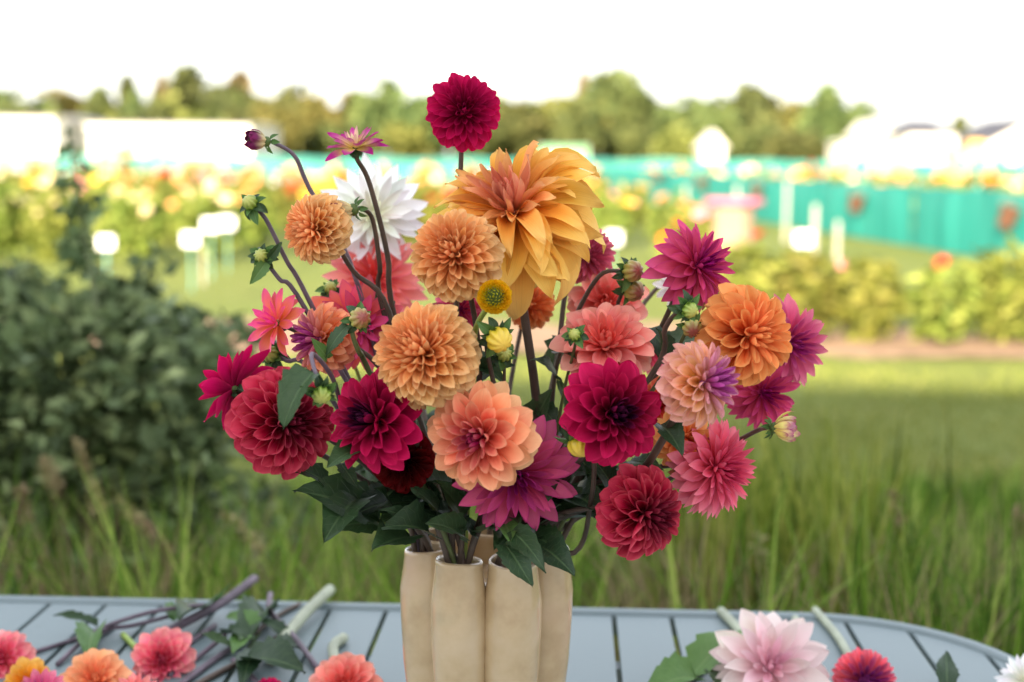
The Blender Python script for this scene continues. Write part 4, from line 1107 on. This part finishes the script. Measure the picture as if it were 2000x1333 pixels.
def bud_head(t, px, py, r, Y, ax, mat, nb=7, sz=.85, spread=105, bl=1.1, seed=0):
    rr_ = random.Random(seed)
    A = axis_vec(*ax); c = at(px, py, Y); Rm = r * c.y / FPX
    V, F, uv = bud_geo(Rm, sz, 9)
    h = link('bud_head', mesh('bud_head', V, F, M[mat], True, uv), t)
    h.matrix_basis = Matrix.Translation(c - t.location) @ A.to_track_quat('Z', 'Y').to_matrix().to_4x4()
    for ring in range(2):
        for i in range(nb):
            a = 6.283 * (i + .5 * ring) / nb + rr_.uniform(-.15, .15); th = R((spread if ring == 0 else 60) + rr_.uniform(-14, 14))
            d = Vector((math.sin(th) * math.cos(a), math.sin(th) * math.sin(a), math.cos(th))); nn = Vector((-math.cos(th) * math.cos(a), -math.cos(th) * math.sin(a), math.sin(th)))
            o = link('bract', BRACT if (i + ring) % 2 else BRACT2, h)
            p = Vector((math.cos(a) * Rm * .35, math.sin(a) * Rm * .35, -Rm * sz * .92))
            put(o, basis(d, nn), p, Rm * bl * (1.35 if ring == 0 else 1.1) * rr_.uniform(.85, 1.15))
    return c, Rm, A
def bud(lab, px, py, r, Y, ax, mat='bud_yellow', via=None, smat='stem', rad=.0028, nb=7, sz=.85, spread=105, bl=1.1, nl=0, seed=0):
    A = axis_vec(*ax); c = at(px, py, Y); Rm = r * c.y / FPX
    t = vase_stem('dahlia_bud', lab, 'bud', c - A * Rm * .7, A, Rm, smat, rad, via, nl, seed + 500)
    bud_head(t, px, py, r, Y, ax, mat, nb, sz, spread, bl, seed)
    return t, c
bud('round yellow bud with curled green bracts below the button dahlia', 975, 664, 27, 1.42, (.42, -.35), 'bud_yellow', [(950, 670, 1.45), (962, 740, 1.48), (985, 850, 1.52)], seed=1)
bud('green bracts and small bud under the round yellow bud', 985, 692, 16, 1.47, (.2, .3), 'bud_plain', [(985, 740, 1.5)], seed=2, bl=1.3, rad=.002)
bud('small green bud with spread bracts on a long stem at the bush side', 488, 396, 16, 1.54, (-.35, .55), 'bud_plain', [(520, 430, 1.55), (560, 510, 1.56), (610, 600, 1.57)], 'stem_purple', .0028, 6, .9, 115, 1.5, seed=3)
tq, cq = bud('small green bud with a hanging leaf below the spread bract bud', 510, 500, 15, 1.54, (-.1, .3), 'bud_plain', [(545, 545, 1.55), (600, 610, 1.56)], 'stem_purple', .0028, 7, .9, 95, 1.5, seed=4)
leaf(tq, at(520, 512, 1.54), at(488, 556, 1.53), 1, 'leaf_young', (.4, -1, .3)); leaf(tq, at(520, 515, 1.54), at(552, 470, 1.55), 2, 'leaf', (.4, -1, .3), .6)
tq, cq = bud('cream green bud before the magenta dahlia, with two leaves on its stalk', 703, 622, 22, 1.45, (.45, .22), 'bud_green', [(688, 650, 1.46), (702, 690, 1.47), (722, 728, 1.5)], 'stem_green', .003, 6, .95, 100, 1.0, seed=5)
leaf(tq, at(680, 636, 1.46), at(630, 692, 1.44), 3, 'leaf', (-.2, -1, .5), .9); leaf(tq, at(640, 700, 1.46), at(606, 660, 1.44), 1, 'leaf_young', (.3, -1, .2), .8)
tq, cq = bud('nodding bud showing pale green bracts over the rose red dahlia', 628, 772, 20, 1.36, (.1, -.55), 'bud_plain', [(612, 715, 1.38), (612, 692, 1.4), (650, 740, 1.46), (700, 860, 1.52)], 'stem_purple', .0026, 7, .8, 92, 1.35, seed=6)
leaf(tq, at(612, 728, 1.37), at(545, 832, 1.34), 2, 'leaf', (-.5, -1, .35), 1.0)
tq, cq = bud('upper one of two stacked yellow green buds on an arched stem', 1236, 530, 22, 1.56, (.6, .1), 'bud_green', [(1170, 540, 1.58), (1115, 640, 1.6), (1080, 760, 1.61)], 'stem', .003, 7, .9, 95, 1.1, seed=7)
bud('lower one of two stacked yellow green buds, turned to the lawn', 1238, 568, 22, 1.58, (.65, -.2), 'bud_green', [(1208, 590, 1.6), (1195, 640, 1.61)], 'stem', .0026, 7, .9, 95, 1.1, seed=8)
bud('green backed bud on a dark arched stem before the bright orange dahlia', 1347, 606, 17, 1.42, (.5, -.25), 'bud_plain', [(1300, 640, 1.46), (1268, 740, 1.5)], 'stem', .0032, 8, .85, 100, 1.5, seed=9)
bud('olive bud hanging under the green backed bud', 1352, 642, 20, 1.46, (.1, -.4), 'bud_green', [(1320, 690, 1.5), (1290, 740, 1.53)], 'stem_green', .0026, 6, .8, 100, .8, seed=10)
bud('yellow bud hanging below green curled bracts beside the dark crimson dahlia', 1135, 872, 28, 1.42, (.02, -.85), 'bud_yellow', [(1148, 862, 1.46), (1160, 900, 1.47), (1154, 980, 1.5), (1122, 1080, 1.55)], 'stem', .003, 9, .75, 88, 1.1, seed=11)
bud('small green sprig bud in front of the salmon pink dahlia', 1122, 654, 13, 1.44, (-.3, .4), 'bud_plain', [(1120, 690, 1.5), (1095, 800, 1.55)], 'stem_green', .002, 6, .9, 100, 1.5, seed=12)
bud('green bud behind the crimson magenta dahlia at the bouquet edge', 527, 692, 18, 1.58, (-.3, .3), 'bud_plain', [(560, 705, 1.58), (620, 740, 1.58)], 'stem_purple', .0028, 7, .9, 95, 1.3, seed=13)
bud('small green bud below the white dahlia', 645, 562, 13, 1.64, (.0, .6), 'bud_plain', [(650, 600, 1.64)], 'stem_bright', .0024, 6, .9, 100, 1.5, seed=14)

# leaves that show singly, each on the stem it grows from
def LV(i, a, b_, Y0, Y1, v=0, mt='leaf', n=(0, -.7, .7), w=1.0): leaf(THINGS[i][0], at(a[0], a[1], Y0), at(b_[0], b_[1], Y1), v, mt, n, w)
for args in [(12, (640, 945), (545, 915), 1.5, 1.46, 0), (12, (735, 1020), (575, 960), 1.54, 1.46, 1), (12, (700, 975), (633, 1045), 1.52, 1.44, 2), (12, (745, 1030), (655, 1015), 1.54, 1.48, 3), (13, (800, 1050), (720, 1095), 1.52, 1.44, 4), (13, (840, 1045), (748, 1030), 1.5, 1.44, 5),
             (13, (855, 1000), (790, 960), 1.52, 1.48, 0), (4, (800, 1030), (765, 985), 1.5, 1.46, 3), (4, (900, 1010), (850, 940), 1.54, 1.5, 1), (5, (900, 1050), (840, 1015), 1.5, 1.46, 2), (5, (985, 1020), (1000, 1075), 1.5, 1.44, 4, 'leaf_young'), (15, (985, 1062), (1042, 1158), 1.45, 1.40, 0, 'leaf', (.2, -1, .3)),
             (15, (1000, 1040), (1060, 1095), 1.46, 1.40, 3, 'leaf', (.2, -1, .4)), (27, (1060, 1070), (1120, 1118), 1.47, 1.42, 2, 'leaf', (.2, -1, .4)), (25, (1040, 1050), (1115, 1090), 1.52, 1.48, 5), (25, (1060, 1015), (1105, 995), 1.54, 1.5, 0), (26, (1290, 830), (1335, 885), 1.46, 1.42, 2, 'leaf', (.3, -1, .3)), (22, (1200, 960), (1150, 890), 1.52, 1.5, 1),
             (16, (1085, 740), (1060, 690), 1.56, 1.52, 3), (16, (1090, 690), (1125, 700), 1.54, 1.5, 1), (20, (1270, 640), (1320, 740), 1.58, 1.55, 0), (1, (1050, 790), (1100, 850), 1.58, 1.56, 1), (1, (1045, 830), (1075, 760), 1.58, 1.56, 2), (10, (700, 880), (640, 905), 1.44, 1.4, 2), (7, (770, 600), (720, 570), 1.64, 1.62, 3),
             (3, (925, 700), (985, 750), 1.55, 1.52, 1), (3, (930, 740), (1010, 720), 1.56, 1.54, 4), (28, (1300, 720), (1270, 640), 1.56, 1.53, 4), (24, (1230, 900), (1300, 930), 1.54, 1.5, 0), (24, (1200, 900), (1260, 870), 1.55, 1.52, 5), (23, (1150, 930), (1120, 870), 1.56, 1.54, 2), (17, (1110, 800), (1080, 740), 1.6, 1.58, 0),
             (14, (845, 990), (830, 930), 1.55, 1.53, 1), (14, (780, 1000), (720, 960), 1.54, 1.5, 4), (11, (665, 905), (700, 960), 1.52, 1.5, 0), (6, (760, 780), (830, 800), 1.6, 1.6, 1), (29, (905, 760), (850, 800), 1.56, 1.55, 2)]:
    LV(*args)

# ------------------------------------------------------------------ cut flowers and stems lying on the table
def lying(pts, z=.006): return [on_z(p[0], p[1], TZ + (p[2] if len(p) > 2 else z)) for p in pts]
def loose_stem(lab, pts, rad, mat, leaves=(), name='flower_stalk'):
    P = spline(lying(pts, rad), 5)
    t = empty(name, P[0]); tag(t, lab, 'stem')
    stem(t, P, rad, mat)
    for (a, b_, v, mt, w) in leaves:
        A = on_z(a[0], a[1], TZ + .012); B = on_z(b_[0], b_[1], TZ + (b_[2] if len(b_) > 2 else .02))
        leaf(t, A, B, v, mt, (0, -.35, 1), w)
    return t
loose_stem('thin dark arched stem running to the pink dahlia at the table corner', [(40, 1282), (150, 1248), (230, 1215, .02), (310, 1193, .03), (400, 1182, .03)], .0034, 'stem_purple', [((190, 1225), (105, 1203, .03), 1, 'leaf', .6), ((185, 1235), (170, 1280, .01), 2, 'leaf_young', .8)])
loose_stem('thin dark stem crossing under the arched stem behind the peach dahlia', [(112, 1298), (185, 1235, .012), (260, 1222, .01), (345, 1200, .012)], .0034, 'stem_purple', [((340, 1215), (325, 1160, .04), 3, 'leaf_young', .7)])
loose_stem('thick cut stem sticking out over the far table edge', [(498, 1130, .03), (430, 1180, .022), (335, 1230, .014), (290, 1265)], .0068, 'stem_purple', [((400, 1190), (350, 1240, .02), 4, 'leaf', .8), ((420, 1190), (455, 1140, .05), 1, 'leaf_young', .4)])
loose_stem('thick pale cut stem with a fresh green end near the vase', [(645, 1152, .02), (595, 1200, .016), (545, 1262), (530, 1290)], .0085, 'stem_pale', [((560, 1240), (500, 1215, .02), 0, 'leaf', .9)])
loose_stem('forked purple stem with one short upright stub', [(528, 1160, .03), (528, 1195, .022), (575, 1245, .012), (622, 1308)], .0042, 'stem_purple', [((520, 1200), (470, 1240, .02), 2, 'leaf', .8)])
loose_stem('short brown stem piece beside the forked purple stem', [(586, 1180), (540, 1205), (470, 1258)], .0036, 'stem', [((500, 1235), (440, 1195, .03), 2, 'leaf_young', 1.0), ((480, 1245), (455, 1280, .01), 1, 'leaf_young', .9)])
loose_stem('slanted stem with a broad leaf lying in front of the pale thick stem', [(560, 1232), (500, 1275), (420, 1318), (370, 1345)], .0042, 'stem', [((480, 1290), (595, 1312, .015), 5, 'leaf', 1.0), ((520, 1262), (590, 1285, .02), 0, 'leaf', .8), ((500, 1275), (470, 1315, .02), 3, 'leaf', .9)])
loose_stem('purple stem pair beside the rose dahlia, the straighter one', [(470, 1255), (410, 1295), (345, 1345)], .0044, 'stem_purple', [((450, 1265), (390, 1245, .025), 4, 'leaf', .8)])
loose_stem('purple stem beside the rose dahlia, bent towards the leaves', [(440, 1240, .02), (385, 1285), (330, 1320)], .0036, 'stem_purple', [((440, 1240), (500, 1250, .02), 5, 'leaf', .8)])
loose_stem('short yellow green stub of stem behind the rose dahlia', [(240, 1240), (270, 1270), (285, 1285)], .0042, 'stem_bright')
loose_stem('short pale stub of stem near the pale blush dahlia', [(1553, 1208), (1572, 1250), (1580, 1275)], .0055, 'stem_pale')
loose_stem('broad fresh green leaf spray beside the pale blush dahlia', [(1450, 1262), (1400, 1290), (1330, 1345)], .003, 'stem_green', [((1350, 1320), (1445, 1250, .03), 0, 'leaf_young', 1.1), ((1360, 1325), (1260, 1345, .015), 2, 'leaf_young', 1.2), ((1400, 1300), (1420, 1345, .02), 3, 'leaf', 1.0)], 'leaf_spray')
loose_stem('single dark leaf shoot standing by the rounded table corner', [(1850, 1345), (1848, 1330)], .003, 'stem_green', [((1850, 1345), (1845, 1285, .03), 0, 'leaf', 1.0), ((1852, 1340), (1868, 1312, .02), 1, 'leaf', .8)], 'leaf_shoot')
def table_flower(lab, px, py, r, Y, ax, typ, cols, mat, spts, smat, rad, count=None, seed=0):
    A = axis_vec(*ax); c = at(px, py, Y); Rm = r * c.y / FPX
    P = [c - A * Rm * .1, c - A * Rm * .5] + lying(spts, rad)
    t = empty('cut_dahlia', Vector((c.x, c.y, TZ))); tag(t, lab, 'dahlia')
    stem(t, spline(P, 5), rad, smat)
    bloom(t, c, Rm, A, typ, cols, mat, 6, count, seed + 900)
table_flower('rose pink dahlia lying at the table end under the bush', 5, 1290, 62, 1.80, (.1, .5), 'decor', PNK, 'salmon', [(-60, 1250), (-120, 1220)], 'stem_purple', .004, 60, 1)
table_flower('golden orange dahlia lying between the rose and peach ones', 55, 1338, 55, 1.74, (.0, .4), 'decor', C3((240, 160, 50), (244, 176, 70), (250, 190, 90)), 'gold', [(0, 1290), (-60, 1250)], 'stem_purple', .004, 60, 2)
table_flower('mauve dahlia in front of the golden orange one on the table', 78, 1362, 60, 1.68, (.1, .5), 'cactus', PUR, 'pinkrose', [(60, 1300), (20, 1265)], 'stem_purple', .004, 70, 3)
table_flower('peach apricot dahlia lying face down on the table', 186, 1332, 72, 1.74, (.1, .7), 'decor', C3((240, 150, 110), (246, 176, 130), (250, 196, 150)), 'coral', [(170, 1262), (220, 1225)], 'stem_purple', .004, 70, 4)
table_flower('deep rose dahlia lying beside the purple stems on the table', 318, 1290, 64, 1.80, (.15, .35), 'decor', PNK, 'salmon', [(360, 1262), (420, 1222)], 'stem_purple', .004, 90, 5)
table_flower('lilac pink dahlia poking up between peach and rose dahlias', 265, 1362, 52, 1.70, (.1, .6), 'cactus', SAL, 'pinkrose', [(290, 1300), (330, 1275)], 'stem_purple', .004, 60, 6)
table_flower('salmon pink dahlia lying by the foot of the vase', 675, 1345, 76, 1.72, (.05, .6), 'decor', SAL, 'salmon', [(650, 1270), (672, 1246)], 'stem_pale', .0075, 80, 7)
table_flower('crimson dahlia just showing beside the salmon pink one on the table', 525, 1362, 42, 1.72, (.0, .5), 'ball', CRB, 'crimson', [(480, 1310), (455, 1290)], 'stem_purple', .004, 80, 8)
table_flower('pale blush white dahlia with broad pointed petals on the table', 1502, 1305, 118, 1.76, (-.02, .62), 'broad', BLU, 'blush', [(1450, 1240), (1408, 1194)], 'stem_pale', .007, 66, 9)
table_flower('rosy ball dahlia with a purple centre beside the blush dahlia', 1690, 1332, 74, 1.74, (.02, .25), 'pompon', C3((120, 40, 110), (214, 100, 110), (214, 90, 110)), 'dusky', [(1640, 1250), (1592, 1192)], 'stem_pale', .006, 150, 10)
table_flower('white dahlia at the rounded corner of the table', 1998, 1330, 48, 1.74, (-.2, .5), 'spiky', WHT, 'white', [(2060, 1300), (2120, 1290)], 'stem_pale', .005, 50, 11)
